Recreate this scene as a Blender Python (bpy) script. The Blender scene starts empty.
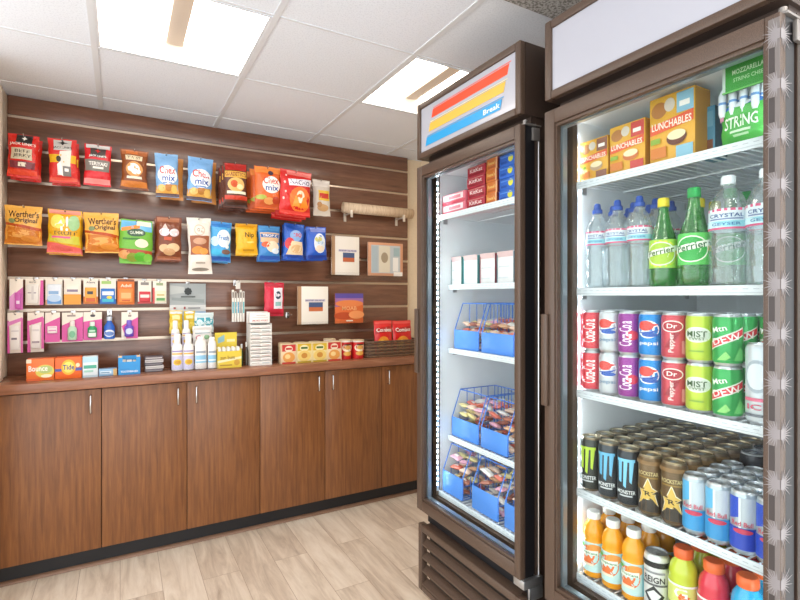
import bpy, bmesh, math, random
from mathutils import Vector, Matrix, noise

random.seed(7)
SC = bpy.context.scene
COL = SC.collection

# ------------------------------------------------------------------ camera, world, exposure
CAM_H = 1.40
FPX = 495.15
YAW = math.radians(29.472)
CY = 296.545
cam_data = bpy.data.cameras.new('camera')
cam_data.sensor_width = 36.0
cam_data.lens = 36.0 * FPX / 800.0
cam_data.shift_y = (CY - 300.0) / 800.0
cam_data.clip_start = 0.02
cam = bpy.data.objects.new('camera', cam_data)
cam.location = (0, 0, CAM_H)
cam.rotation_euler = (math.pi / 2, 0, -YAW)
COL.objects.link(cam)
SC.camera = cam

world = bpy.data.worlds.new('world')
SC.world = world
world.use_nodes = True
world.node_tree.nodes['Background'].inputs[0].default_value = (0.95, 0.98, 1.0, 1)
world.node_tree.nodes['Background'].inputs[1].default_value = 1.9

SC.view_settings.view_transform = 'Standard'
SC.view_settings.look = 'None'
SC.view_settings.gamma = 1.0
SC.view_settings.use_curve_mapping = False
SC.view_settings.exposure = 0.64
SC.cycles.use_denoising = True
SC.cycles.max_bounces = 10
SC.cycles.transparent_max_bounces = 24
TROFFER_STRENGTH = 7.5
LED_STRENGTH = 9.0

# ------------------------------------------------------------------ pixel rays -> points in the room
SY, CYW = math.sin(YAW), math.cos(YAW)
def ray(px, py):
    u = (px - 400.0) / FPX
    return Vector((SY + u * CYW, CYW - u * SY, (CY - py) / FPX))
def wallp(px, py, Y):            # point on a plane parallel to the back wall
    r = ray(px, py); t = Y / r.y
    return Vector((r.x * t, Y, CAM_H + r.z * t))
def sidep(px, py, X):            # point on a plane parallel to the fridge fronts
    r = ray(px, py); t = X / r.x
    return Vector((X, r.y * t, CAM_H + r.z * t))

# ------------------------------------------------------------------ materials
def lin(c):
    c = c / 255.0
    return c / 12.92 if c <= 0.04045 else ((c + 0.055) / 1.055) ** 2.4
def rgb(h):
    h = h.lstrip('#')
    return tuple(lin(int(h[i:i + 2], 16)) for i in (0, 2, 4)) + (1.0,)
MATS = {}
def mat(h, rough=0.45, metal=0.0, emit=0.0, coat=0.0):
    k = (h, rough, metal, emit, coat)
    if k in MATS: return MATS[k]
    m = bpy.data.materials.new('finish_%s_%d' % (h.lstrip('#'), len(MATS)))
    m.use_nodes = True
    b = m.node_tree.nodes['Principled BSDF']
    b.inputs['Base Color'].default_value = rgb(h)
    b.inputs['Roughness'].default_value = rough
    b.inputs['Metallic'].default_value = metal
    b.inputs['Coat Weight'].default_value = coat
    if emit:
        b.inputs['Emission Color'].default_value = rgb(h)
        b.inputs['Emission Strength'].default_value = emit
    MATS[k] = m
    return m
FOIL = {}
def foil(h, rough=.25):
    """crinkled plastic film"""
    if (h, rough) in FOIL: return FOIL[(h, rough)]
    m = bpy.data.materials.new('crinkled_film_' + h); m.use_nodes = True
    nt = m.node_tree; b = nt.nodes['Principled BSDF']
    b.inputs['Base Color'].default_value = rgb(h); b.inputs['Roughness'].default_value = rough
    tc = nt.nodes.new('ShaderNodeTexCoord'); n1 = nt.nodes.new('ShaderNodeTexNoise')
    n1.inputs['Scale'].default_value = 42; n1.inputs['Detail'].default_value = 3; n1.inputs['Distortion'].default_value = 1.2
    nt.links.new(tc.outputs['Object'], n1.inputs['Vector'])
    bp = nt.nodes.new('ShaderNodeBump'); bp.inputs['Strength'].default_value = .55; bp.inputs['Distance'].default_value = .008
    nt.links.new(n1.outputs['Fac'], bp.inputs['Height']); nt.links.new(bp.outputs['Normal'], b.inputs['Normal'])
    FOIL[(h, rough)] = m
    return m
def nmat(name):
    m = bpy.data.materials.new(name); m.use_nodes = True
    nt = m.node_tree
    return m, nt, nt.nodes['Principled BSDF']
def node(nt, typ, **kw):
    n = nt.nodes.new(typ)
    for k, v in kw.items(): setattr(n, k, v)
    return n
def ramp(nt, stops):
    r = node(nt, 'ShaderNodeValToRGB')
    e = r.color_ramp.elements
    while len(e) < len(stops): e.new(0.5)
    for i, (p, h) in enumerate(stops):
        e[i].position = p; e[i].color = rgb(h)
    return r
def wood(name, stops, stretch, scale=6.0, rough=0.35, bump=0.05, coat=0.0, detail=7):
    m, nt, b = nmat(name)
    tc = node(nt, 'ShaderNodeTexCoord')
    mp = node(nt, 'ShaderNodeMapping'); mp.inputs['Scale'].default_value = stretch
    nt.links.new(tc.outputs['Object'], mp.inputs['Vector'])
    n1 = node(nt, 'ShaderNodeTexNoise'); n1.inputs['Scale'].default_value = scale
    n1.inputs['Detail'].default_value = detail; n1.inputs['Roughness'].default_value = 0.62
    n1.inputs['Distortion'].default_value = 0.4
    nt.links.new(mp.outputs['Vector'], n1.inputs['Vector'])
    r = ramp(nt, stops)
    nt.links.new(n1.outputs['Fac'], r.inputs['Fac'])
    nt.links.new(r.outputs['Color'], b.inputs['Base Color'])
    b.inputs['Roughness'].default_value = rough
    b.inputs['Coat Weight'].default_value = coat; b.inputs['Coat Roughness'].default_value = .3
    bp = node(nt, 'ShaderNodeBump'); bp.inputs['Strength'].default_value = bump; bp.inputs['Distance'].default_value = 0.002
    nt.links.new(n1.outputs['Fac'], bp.inputs['Height'])
    nt.links.new(bp.outputs['Normal'], b.inputs['Normal'])
    return m
M_SLAT = wood('dark_walnut_laminate', [(0.25, '563829'), (0.45, '6d4734'), (0.6, '7a513d'), (0.78, '8b644e')], (0.9, 6, 9), 5.0, 0.26, 0.03, 0.6)
M_DOOR = wood('brown_wood_laminate', [(0.25, '5f3a20'), (0.45, '784a29'), (0.6, '86552e'), (0.8, '94633a')], (14, 14, 0.8), 5.0, 0.40, 0.04)
M_COUNTER = wood('counter_laminate', [(0.25, '774c35'), (0.5, '905f46'), (0.75, 'a6785c')], (0.8, 8, 8), 5.0, 0.25, 0.03)
M_TRIMWOOD = wood('quarter_round_wood', [(0.3, '7a5a44'), (0.7, '92705a')], (1, 9, 9), 6.0, 0.5)

def floor_material():
    m, nt, b = nmat('vinyl_plank_floor')
    tc = node(nt, 'ShaderNodeTexCoord')
    mp = node(nt, 'ShaderNodeMapping'); mp.inputs['Rotation'].default_value = (0, 0, math.pi / 2)
    nt.links.new(tc.outputs['Object'], mp.inputs['Vector'])
    br = node(nt, 'ShaderNodeTexBrick'); br.offset = 0.37; br.squash = 1.0
    br.inputs['Scale'].default_value = 1.0
    br.inputs['Brick Width'].default_value = 1.1; br.inputs['Row Height'].default_value = 0.178
    br.inputs['Mortar Size'].default_value = 0.0012; br.inputs['Mortar Smooth'].default_value = 0.1
    br.inputs['Color1'].default_value = (0, 0, 0, 1); br.inputs['Color2'].default_value = (1, 1, 1, 1)
    br.inputs['Mortar'].default_value = (0.5, 0.5, 0.5, 1); br.inputs['Bias'].default_value = 0
    nt.links.new(mp.outputs['Vector'], br.inputs['Vector'])
    mp2 = node(nt, 'ShaderNodeMapping'); mp2.inputs['Scale'].default_value = (7, 0.9, 1)
    nt.links.new(tc.outputs['Object'], mp2.inputs['Vector'])
    addv = node(nt, 'ShaderNodeVectorMath', operation='ADD')
    sc_ = node(nt, 'ShaderNodeVectorMath', operation='SCALE'); sc_.inputs['Scale'].default_value = 7.0
    nt.links.new(br.outputs['Color'], sc_.inputs[0])
    nt.links.new(mp2.outputs['Vector'], addv.inputs[0]); nt.links.new(sc_.outputs['Vector'], addv.inputs[1])
    n1 = node(nt, 'ShaderNodeTexNoise'); n1.inputs['Scale'].default_value = 2.6
    n1.inputs['Detail'].default_value = 9; n1.inputs['Roughness'].default_value = 0.66; n1.inputs['Distortion'].default_value = 0.6
    nt.links.new(addv.outputs['Vector'], n1.inputs['Vector'])
    mixf = node(nt, 'ShaderNodeMath', operation='MULTIPLY_ADD')
    mixf.inputs[1].default_value = 0.16
    nt.links.new(br.outputs['Color'], mixf.inputs[0]); nt.links.new(n1.outputs['Fac'], mixf.inputs[2])
    r = ramp(nt, [(0.34, 'a89684'), (0.48, 'c4b29f'), (0.62, 'd7c7b4'), (0.80, 'e6d9c8')])
    nt.links.new(mixf.outputs['Value'], r.inputs['Fac'])
    mx = node(nt, 'ShaderNodeMix', data_type='RGBA')
    mx.inputs['B'].default_value = rgb('a58d77')
    nt.links.new(br.outputs['Fac'], mx.inputs['Factor']); nt.links.new(r.outputs['Color'], mx.inputs['A'])
    nt.links.new(mx.outputs['Result'], b.inputs['Base Color'])
    b.inputs['Roughness'].default_value = 0.42
    return m
def speckle(name, base, dark, scale=160, rough=0.95, lo=0.35, hi=0.5):
    m, nt, b = nmat(name)
    tc = node(nt, 'ShaderNodeTexCoord')
    n1 = node(nt, 'ShaderNodeTexNoise'); n1.inputs['Scale'].default_value = scale; n1.inputs['Detail'].default_value = 3
    nt.links.new(tc.outputs['Object'], n1.inputs['Vector'])
    r = ramp(nt, [(lo, dark), (hi, base)])
    nt.links.new(n1.outputs['Fac'], r.inputs['Fac'])
    nt.links.new(r.outputs['Color'], b.inputs['Base Color'])
    b.inputs['Roughness'].default_value = rough
    bp = node(nt, 'ShaderNodeBump'); bp.inputs['Strength'].default_value = 0.15; bp.inputs['Distance'].default_value = 0.003
    nt.links.new(n1.outputs['Fac'], bp.inputs['Height']); nt.links.new(bp.outputs['Normal'], b.inputs['Normal'])
    return m
M_FLOOR = floor_material()
M_CEIL = speckle('acoustic_ceiling_tile', 'e6ebf3', 'dadfe8')
M_DARK_TILE = speckle('dark_speckled_tile', 'b9b6b2', '77726d', 110, 0.95, 0.40, 0.56)
M_WALL = speckle('beige_wall_paint', 'e3d0b3', 'e0ccaf', 60, 0.8)
M_GRID = mat('d9dce0', 0.5)
M_BRONZE = speckle('bronze_powder_coat', '5a473b', '4c3c31', 420, 0.38, 0.4, 0.6)
M_BRONZE_DARK = mat('3f312a', 0.4)
M_BLACK = mat('16161a', 0.45)
M_WHITE = mat('eef1f4', 0.35)
M_LINER = mat('eef2f6', 0.4)
M_CHROME = mat('c9c9c9', 0.22, 1.0)
M_STEEL = mat('b9bbbd', 0.35, 0.9)
M_WIRE = mat('eceff2', 0.35)

def glass_pane(name, tint=(0.96, 0.985, 0.98), spec=1.0, r=0.0):
    m = bpy.data.materials.new(name); m.use_nodes = True
    nt = m.node_tree; nt.nodes.clear()
    out = node(nt, 'ShaderNodeOutputMaterial')
    tr = node(nt, 'ShaderNodeBsdfTransparent'); tr.inputs[0].default_value = (*tint, 1)
    gl = node(nt, 'ShaderNodeBsdfGlossy'); gl.inputs['Roughness'].default_value = r
    fr = node(nt, 'ShaderNodeFresnel'); fr.inputs['IOR'].default_value = 1.45
    mu = node(nt, 'ShaderNodeMath', operation='MULTIPLY'); mu.inputs[1].default_value = spec
    nt.links.new(fr.outputs[0], mu.inputs[0])
    geo = node(nt, 'ShaderNodeNewGeometry')          # only the outer faces of the pane reflect
    ms = node(nt, 'ShaderNodeMath', operation='SUBTRACT'); ms.inputs[0].default_value = 1.0
    nt.links.new(geo.outputs['Backfacing'], ms.inputs[1])
    m3 = node(nt, 'ShaderNodeMath', operation='MULTIPLY')
    nt.links.new(mu.outputs[0], m3.inputs[0]); nt.links.new(ms.outputs[0], m3.inputs[1])
    mu = m3
    mx = node(nt, 'ShaderNodeMixShader')
    nt.links.new(mu.outputs[0], mx.inputs[0]); nt.links.new(tr.outputs[0], mx.inputs[1]); nt.links.new(gl.outputs[0], mx.inputs[2])
    nt.links.new(mx.outputs[0], out.inputs[0])
    return m
M_GLASS = glass_pane('door_glass', spec=0.35)
M_ACRYLIC = glass_pane('clear_acrylic', (0.97, 0.975, 0.98), 1.0, 0.05)
def liquid(name, h, trans=0.5, rough=0.08, diff=0.15, ior=1.33):
    """plastic bottle with its drink: refracting, partly see-through, faintly milky"""
    m = bpy.data.materials.new(name); m.use_nodes = True
    nt = m.node_tree; nt.nodes.clear()
    out = node(nt, 'ShaderNodeOutputMaterial')
    c = rgb(h)
    tr = node(nt, 'ShaderNodeBsdfTransparent'); tr.inputs[0].default_value = c
    gb = node(nt, 'ShaderNodeBsdfPrincipled')
    gb.inputs['Base Color'].default_value = c; gb.inputs['Roughness'].default_value = rough
    gb.inputs['Transmission Weight'].default_value = 1.0 - diff; gb.inputs['IOR'].default_value = ior
    mx = node(nt, 'ShaderNodeMixShader'); mx.inputs[0].default_value = 1 - trans
    nt.links.new(tr.outputs[0], mx.inputs[1]); nt.links.new(gb.outputs[0], mx.inputs[2])
    nt.links.new(mx.outputs[0], out.inputs[0])
    return m
def clear_bottle(name, tint, milk, body='f4f8fa'):
    m = bpy.data.materials.new(name); m.use_nodes = True
    nt = m.node_tree; nt.nodes.clear()
    out = node(nt, 'ShaderNodeOutputMaterial')
    tr = node(nt, 'ShaderNodeBsdfTransparent'); tr.inputs[0].default_value = rgb(tint)
    df = node(nt, 'ShaderNodeBsdfTranslucent'); df.inputs[0].default_value = rgb(body)
    d2 = node(nt, 'ShaderNodeBsdfDiffuse'); d2.inputs[0].default_value = rgb(body)
    ad = node(nt, 'ShaderNodeMixShader'); ad.inputs[0].default_value = .5
    nt.links.new(df.outputs[0], ad.inputs[1]); nt.links.new(d2.outputs[0], ad.inputs[2])
    mx = node(nt, 'ShaderNodeMixShader'); mx.inputs[0].default_value = milk
    nt.links.new(tr.outputs[0], mx.inputs[1]); nt.links.new(ad.outputs[0], mx.inputs[2])
    gl = node(nt, 'ShaderNodeBsdfGlossy'); gl.inputs['Roughness'].default_value = .06
    tc = node(nt, 'ShaderNodeTexCoord')
    ns = node(nt, 'ShaderNodeTexNoise'); ns.inputs['Scale'].default_value = 55; ns.inputs['Detail'].default_value = 1.5
    nt.links.new(tc.outputs['Object'], ns.inputs['Vector'])
    bp = node(nt, 'ShaderNodeBump'); bp.inputs['Strength'].default_value = .5; bp.inputs['Distance'].default_value = .006
    nt.links.new(ns.outputs['Fac'], bp.inputs['Height']); nt.links.new(bp.outputs['Normal'], gl.inputs['Normal'])
    lw_ = node(nt, 'ShaderNodeLayerWeight'); lw_.inputs['Blend'].default_value = .35
    nt.links.new(bp.outputs['Normal'], lw_.inputs['Normal'])
    ma = node(nt, 'ShaderNodeMath', operation='MULTIPLY_ADD'); ma.inputs[1].default_value = .55; ma.inputs[2].default_value = .08
    nt.links.new(lw_.outputs['Facing'], ma.inputs[0])
    m2 = node(nt, 'ShaderNodeMixShader')
    nt.links.new(ma.outputs[0], m2.inputs[0]); nt.links.new(mx.outputs[0], m2.inputs[1]); nt.links.new(gl.outputs[0], m2.inputs[2])
    nt.links.new(m2.outputs[0], out.inputs[0])
    return m
M_WATER = clear_bottle('clear_water_bottle', 'f4fafb', .18)
M_GREENB = clear_bottle('green_bottle', '8fdc86', .42, '46b84c')
M_OJ = mat('f0a01c', 0.2, coat=0.4)
M_GAT_Y = mat('c3cf3c', 0.2, coat=0.4)
M_GAT_R = mat('d9364a', 0.2, coat=0.4)
M_GAT_B = mat('2fa8d8', 0.2, coat=0.4)

# ------------------------------------------------------------------ mesh builder
TEXT_CACHE = {}
def text_geo(s):
    if s in TEXT_CACHE: return TEXT_CACHE[s]
    cu = bpy.data.curves.new('t', 'FONT'); cu.body = s; cu.resolution_u = 2; cu.offset = 0.015
    ob = bpy.data.objects.new('t', cu)
    me = bpy.data.meshes.new_from_object(ob)
    vs = [(v.co.x, v.co.y) for v in me.vertices]
    fs = [tuple(p.vertices) for p in me.polygons]
    bpy.data.objects.remove(ob); bpy.data.curves.remove(cu); bpy.data.meshes.remove(me)
    x0 = min(v[0] for v in vs); x1 = max(v[0] for v in vs); y0 = min(v[1] for v in vs); y1 = max(v[1] for v in vs)
    g = ([((v[0] - x0) / (x1 - x0), (v[1] - y0) / (y1 - y0)) for v in vs], fs)
    TEXT_CACHE[s] = g
    return g

class MB:
    def __init__(self):
        self.v = []; self.f = []; self.fm = []; self.mats = []; self.cur = 0
        self.xf = None
    def m(self, material):
        if material not in self.mats: self.mats.append(material)
        self.cur = self.mats.index(material)
        return self
    def add(self, vs, fs):
        b = len(self.v)
        if self.xf is not None: vs = [self.xf @ Vector(p) for p in vs]
        self.v += [tuple(p) for p in vs]
        self.f += [tuple(b + i for i in q) for q in fs]
        self.fm += [self.cur] * len(fs)
        return self
    def box(self, x0, y0, z0, x1, y1, z1, bev=0.0):
        x0, x1 = min(x0, x1), max(x0, x1); y0, y1 = min(y0, y1), max(y0, y1); z0, z1 = min(z0, z1), max(z0, z1)
        b = min(bev, (x1 - x0) * .45, (y1 - y0) * .45, (z1 - z0) * .45)
        if b <= 0:
            vs = [(x, y, z) for z in (z0, z1) for y in (y0, y1) for x in (x0, x1)]
            return self.add(vs, [(0, 2, 3, 1), (4, 5, 7, 6), (0, 1, 5, 4), (2, 6, 7, 3), (0, 4, 6, 2), (1, 3, 7, 5)])
        bm = bmesh.new()
        bmesh.ops.create_cube(bm, size=1.0)
        for v in bm.verts:
            v.co = Vector(((x0 + x1) / 2 + v.co.x * (x1 - x0), (y0 + y1) / 2 + v.co.y * (y1 - y0), (z0 + z1) / 2 + v.co.z * (z1 - z0)))
        bmesh.ops.bevel(bm, geom=bm.edges[:] , offset=b, segments=2, profile=0.5, affect='EDGES')
        bm.verts.index_update()
        vs = [tuple(v.co) for v in bm.verts]; fs = [tuple(v.index for v in f.verts) for f in bm.faces]
        bm.free()
        return self.add(vs, fs)
    def lathe(self, prof, cx=0, cy=0, z0=0, n=24, cap0=True, cap1=True):
        vs = []; fs = []
        for r, z in prof:
            for i in range(n):
                a = 2 * math.pi * i / n
                vs.append((cx + r * math.cos(a), cy + r * math.sin(a), z0 + z))
        for k in range(len(prof) - 1):
            for i in range(n):
                j = (i + 1) % n
                fs.append((k * n + i, k * n + j, (k + 1) * n + j, (k + 1) * n + i))
        if cap0: fs.append(tuple(reversed(range(n))))
        if cap1: fs.append(tuple(range((len(prof) - 1) * n, len(prof) * n)))
        return self.add(vs, fs)
    def tube(self, pts, r, n=8, caps=True):
        pts = [Vector(p) for p in pts]
        vs = []; fs = []
        up = Vector((0.013, 0.021, 1)).normalized()
        prev = None
        for i, p in enumerate(pts):
            d = (pts[min(i + 1, len(pts) - 1)] - pts[max(i - 1, 0)]).normalized()
            ref = up if abs(d.dot(up)) < 0.95 else Vector((1, 0.02, 0.01)).normalized()
            if prev is not None:
                s = (prev - d * prev.dot(d))
                s = s.normalized() if s.length > 1e-6 else d.cross(ref).normalized()
            else: s = d.cross(ref).normalized()
            prev = s
            t = d.cross(s)
            for k in range(n):
                a = 2 * math.pi * k / n
                vs.append(p + s * (r * math.cos(a)) + t * (r * math.sin(a)))
        for i in range(len(pts) - 1):
            for k in range(n):
                j = (k + 1) % n
                fs.append((i * n + k, i * n + j, (i + 1) * n + j, (i + 1) * n + k))
        if caps:
            fs.append(tuple(reversed(range(n)))); fs.append(tuple(range((len(pts) - 1) * n, len(pts) * n)))
        return self.add(vs, fs)
    def grid(self, fn, nu, nv):
        vs = [fn(i / nu, j / nv) for j in range(nv + 1) for i in range(nu + 1)]
        w = nu + 1
        fs = [(j * w + i, j * w + i + 1, (j + 1) * w + i + 1, (j + 1) * w + i) for j in range(nv) for i in range(nu)]
        return self.add(vs, fs)
    # surface graphics on a parametrised face S(u, v, lift)
    def decals(self, S, specs, eps=0.0004, res=6, fin=0.4):
        for k, s in enumerate(specs):
            e = eps * (k + 1); kind = s[0]
            if kind == 'r':
                _, u0, v0, u1, v1, c = s
                self.m(c if not isinstance(c, str) else mat(c, fin))
                self.grid(lambda a, b: S(u0 + (u1 - u0) * a, v0 + (v1 - v0) * b, e), res, res)
            elif kind == 'q':
                _, q, c = s
                self.m(c if not isinstance(c, str) else mat(c, fin))
                def fq(a, b):
                    p0 = [q[0][i] + (q[1][i] - q[0][i]) * a for i in (0, 1)]; p1 = [q[3][i] + (q[2][i] - q[3][i]) * a for i in (0, 1)]
                    return S(p0[0] + (p1[0] - p0[0]) * b, p0[1] + (p1[1] - p0[1]) * b, e)
                self.grid(fq, res, res)
            elif kind in ('e', 's'):
                if kind == 'e':
                    _, cu, cv, ru, rv, c = s; n = 20
                    ring = [(math.cos(2 * math.pi * i / n), math.sin(2 * math.pi * i / n)) for i in range(n)]
                else:
                    _, cu, cv, ru, rv, c, pts_n, inner = s; n = pts_n * 2
                    ring = []
                    for i in range(n):
                        a = math.pi / 2 + 2 * math.pi * i / n; rr = 1 if i % 2 == 0 else inner
                        ring.append((rr * math.cos(a), rr * math.sin(a)))
                self.m(c if not isinstance(c, str) else mat(c, fin))
                vs = [S(cu, cv, e)]; fs = []
                for rr in (0.5, 1.0):
                    for (a, b) in ring: vs.append(S(cu + ru * rr * a, cv + rv * rr * b, e))
                for i in range(n):
                    j = (i + 1) % n
                    fs.append((0, 1 + i, 1 + j)); fs.append((1 + i, 1 + n + i, 1 + n + j, 1 + j))
                self.add(vs, fs)
            elif kind == 't':
                _, txt, cu, cv, wu, hv, c = s[:7]
                rot = s[7] if len(s) > 7 else 0.0     # radians, in uv space scaled by aspect
                asp = s[8] if len(s) > 8 else 1.0     # face width / height
                self.m(c if not isinstance(c, str) else mat(c, fin))
                vs0, fs = text_geo(txt)
                vs = []
                for (x, y) in vs0:
                    a = (x - .5) * wu * asp; b = (y - .5) * hv
                    a2 = a * math.cos(rot) - b * math.sin(rot); b2 = a * math.sin(rot) + b * math.cos(rot)
                    vs.append(S(cu + a2 / asp, cv + b2, e))
                self.add(vs, fs)
        return self
    def build(self, name, parent=None, smooth=35, loc=None, rotz=0.0):
        me = bpy.data.meshes.new(name)
        me.from_pydata(self.v, [], self.f)
        for mm in self.mats: me.materials.append(mm)
        me.polygons.foreach_set('material_index', self.fm)
        me.polygons.foreach_set('use_smooth', [True] * len(me.polygons))
        me.update()
        if smooth is not None: me.set_sharp_from_angle(angle=math.radians(smooth))
        o = bpy.data.objects.new(name, me)
        COL.objects.link(o)
        if parent is not None: o.parent = parent
        if loc is not None: o.location = loc
        if rotz: o.rotation_euler = (0, 0, rotz)
        return o
def tag(o, label, cat, group=None, kind=None):
    o['label'] = label; o['category'] = cat
    if group: o['group'] = group
    if kind: o['kind'] = kind
    return o
def empty(name, loc, label=None, cat=None, group=None, rotz=0.0):
    o = bpy.data.objects.new(name, None); COL.objects.link(o)
    o.location = loc; o.rotation_euler = (0, 0, rotz); o.empty_display_size = 0.05
    if label: tag(o, label, cat, group)
    return o
def structure(o):
    o['kind'] = 'structure'; return o
def dup(root, loc, label=None, group=None, rotz=None):
    r = root.copy(); COL.objects.link(r); r.location = loc
    if rotz is not None: r.rotation_euler = (0, 0, rotz)
    if label: r['label'] = label
    if group: r['group'] = group
    for ch in root.children:
        c = ch.copy(); COL.objects.link(c); c.parent = r
        for g in ch.children:
            d = g.copy(); COL.objects.link(d); d.parent = c
    return r

# ================================================================== THE ROOM
D = 3.293            # back wall plane
HC = 2.462           # ceiling height
XL, XR = -0.516, 1.918
T0, TS = -0.095, 0.61
ROW0 = 2.47          # ceiling grid row line

o = MB().m(M_FLOOR).box(-2.2, -2.4, -0.06, 2.2, D + 0.1, 0.0).build('floor'); structure(o)
o = MB().m(M_WALL).box(-0.7, D + 0.02, 0, 2.2, D + 0.12, HC + 0.2).build('wall_back'); structure(o)
o = MB().m(M_WALL).box(2.06, 0.2, 0, 2.2, D + 0.02, HC + 0.2).build('wall_right'); structure(o)
o = MB().m(M_WALL).box(-0.68, 2.72, 0, -0.545, D + 0.02, HC + 0.2).build('wall_left'); structure(o)

# ceiling: tile sheet with the recesses of the troffers left open, T-bar grid a touch lower
tro = [(1, 0), (3, 0), (1, -4), (3, -4)]           # (column, row) cells of the recessed lights
def cell(c, r):
    x0 = T0 + TS * (c - 1); y1 = ROW0 + TS * r
    return x0, y1 - TS, x0 + TS, y1
mb = MB().m(M_CEIL)
for c in range(-3, 6):
    for r in range(-7, 3):
        if (c, r) in tro or (c, r) == (3, -2): continue
        x0, y0, x1, y1 = cell(c, r)
        x0 = max(x0, -2.2); x1 = min(x1, 2.2); y1 = min(y1, D + 0.02)
        if x1 - x0 < 0.01 or y1 - y0 < 0.01: continue
        mb.box(x0 + .001, y0 + .001, HC, x1 - .001, y1 - .001, HC + 0.02)
ceiling = mb.build('ceiling'); structure(ceiling)
mb = MB().m(M_GRID)
for c in range(-2, 6):
    x = T0 + TS * (c - 1)
    mb.box(x - .012, ROW0 - TS * 8, HC - .004, x + .012, D + .018, HC + .0005)
for r in range(-7, 2):
    y = ROW0 + TS * r
    for c in range(-3, 6):
        x0 = max(T0 + TS * (c - 1) + .0121, -2.2); x1 = min(T0 + TS * c - .0121, 2.19)
        mb.box(x0, y - .005, HC - .003, x1, y + .005, HC + .0005)
structure(mb.build('trim_ceiling_grid'))
x0, y0, x1, y1 = cell(3, -2)
o = MB().m(M_DARK_TILE).box(x0 + .013, y0 + .013, HC - .009, x1 - .013, y1 + .10, HC - .0045).build('ceiling_dark_tile')  # slab in a darker, coarser speckle than the other tiles
tag(o, 'darker speckled ceiling tile above the right drinks cooler', 'ceiling tile')



def troffer(c, r, label):
    x0, y0, x1, y1 = cell(c, r)
    cx, cy = (x0 + x1) / 2, (y0 + y1) / 2
    root = empty('ceiling_light', (cx, cy, HC), label, 'ceiling light', 'recessed ceiling lights')
    h = TS / 2 - .012; dep = .085
    # housing: shallow tray above the ceiling
    mb = MB().m(mat('f2efe9', .6))
    mb.box(-h, -h, dep + .002, h, h, dep + .01)
    for s in (-1, 1):
        mb.box(s * h, -h, .001, s * (h - .004), h, dep)
        mb.box(-h, s * h, .001, h, s * (h - .004), dep)
    mb.build('housing', root)
    # sloping luminous lenses either side of the central bar
    lens = mat('fff6ea', .5, 0, TROFFER_STRENGTH)
    for s in (-1, 1):
        mb = MB().m(lens)
        def f(a, b, s=s):
            x = .036 + (h - .012 - .036) * a
            z = .012 + .062 * math.sin(math.pi * .5 * (1 - a) * .95) if a < 1 else .012
            yy = (h - .006) - .050 * (1 - a)
            return (s * x, -yy + 2 * yy * b, z)
        mb.grid(f, 8, 2).build('lens', root, None)
    mb = MB().m(mat('c2b3a4', .5)).box(-.0355, -h + .050, .054, .0355, h - .050, .074, .003)
    mb.build('centre_bar', root)
    for s in (-1, 1):
        mb = MB().m(mat('e4dacd', .5))
        mb.add([(-h + .006, s * (h - .005), .006), (h - .006, s * (h - .005), .006), (.0355, s * (h - .052), .073), (-.0355, s * (h - .052), .073),
                (-h + .006, s * (h - .003), .009), (h - .006, s * (h - .003), .009), (.0355, s * (h - .050), .076), (-.0355, s * (h - .050), .076)],
               [(0, 1, 2, 3), (7, 6, 5, 4), (0, 4, 5, 1), (1, 5, 6, 2), (2, 6, 7, 3), (3, 7, 4, 0)])
        mb.build('end_plate', root)
    mb = MB().m(M_GRID)
    for s in (-1, 1):
        mb.box(s * h, -h, -.003, s * (h - .01), h, .004); mb.box(-h + .0101, s * h, -.003, h - .0101, s * (h - .01), .004)
    mb.build('frame', root)
    return root
troffer(1, 0, 'larger-looking square recessed ceiling light above the counter, left of the two')
troffer(3, 0, 'square recessed ceiling light partly hidden behind the left cooler header')
troffer(1, -4, 'square recessed ceiling light behind the viewer on the left side')
troffer(3, -4, 'square recessed ceiling light behind the viewer on the right side')

# slatwall: one board sheet with recessed grooves and shiny groove lips
GROOVES = [1.499 + .171 * k for k in (-2, -1, 0, 1, 2, 3, 4, 5)]
SW_F = D - .018
edges = [.981] + GROOVES + [HC - .002]
mb = MB().m(M_SLAT).box(XL, D - .006, .981, XR, D + .0195, HC - .002)
for i in range(len(edges) - 1):
    z0 = edges[i] + (.007 if i else 0); z1 = edges[i + 1] - (.007 if i < len(edges) - 2 else 0)
    mb.box(XL, SW_F, z0, XR, D - .0055, z1, .0015)
slat = mb.build('wall_slatwall'); structure(slat)
mb = MB().m(mat('c9b8a6', .3, .8))
for z in GROOVES:
    mb.box(XL, SW_F - .0012, z - .0095, XR, SW_F + .004, z - .0065)
    mb.box(XL, D - .0075, z - .0065, XR, D - .0062, z + .0065)
structure(mb.build('trim_slatwall_lips'))
# upright post trim at the left end with a flared foot
mb = MB().m(mat('dccbb4', .5)).box(-.5449, D - .15, .985, XL - .001, SW_F + .0375, HC - .003, .004)
for i in range(5):
    w = .01 + .018 * (1 - i / 5) ** 2
    mb.box(-.5449, D - .15 - w * 2.5, .983 + i * .02, XL - .001 + w * .2, D - .15, 1.003 + i * .02)
structure(mb.build('trim_left'))

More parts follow.
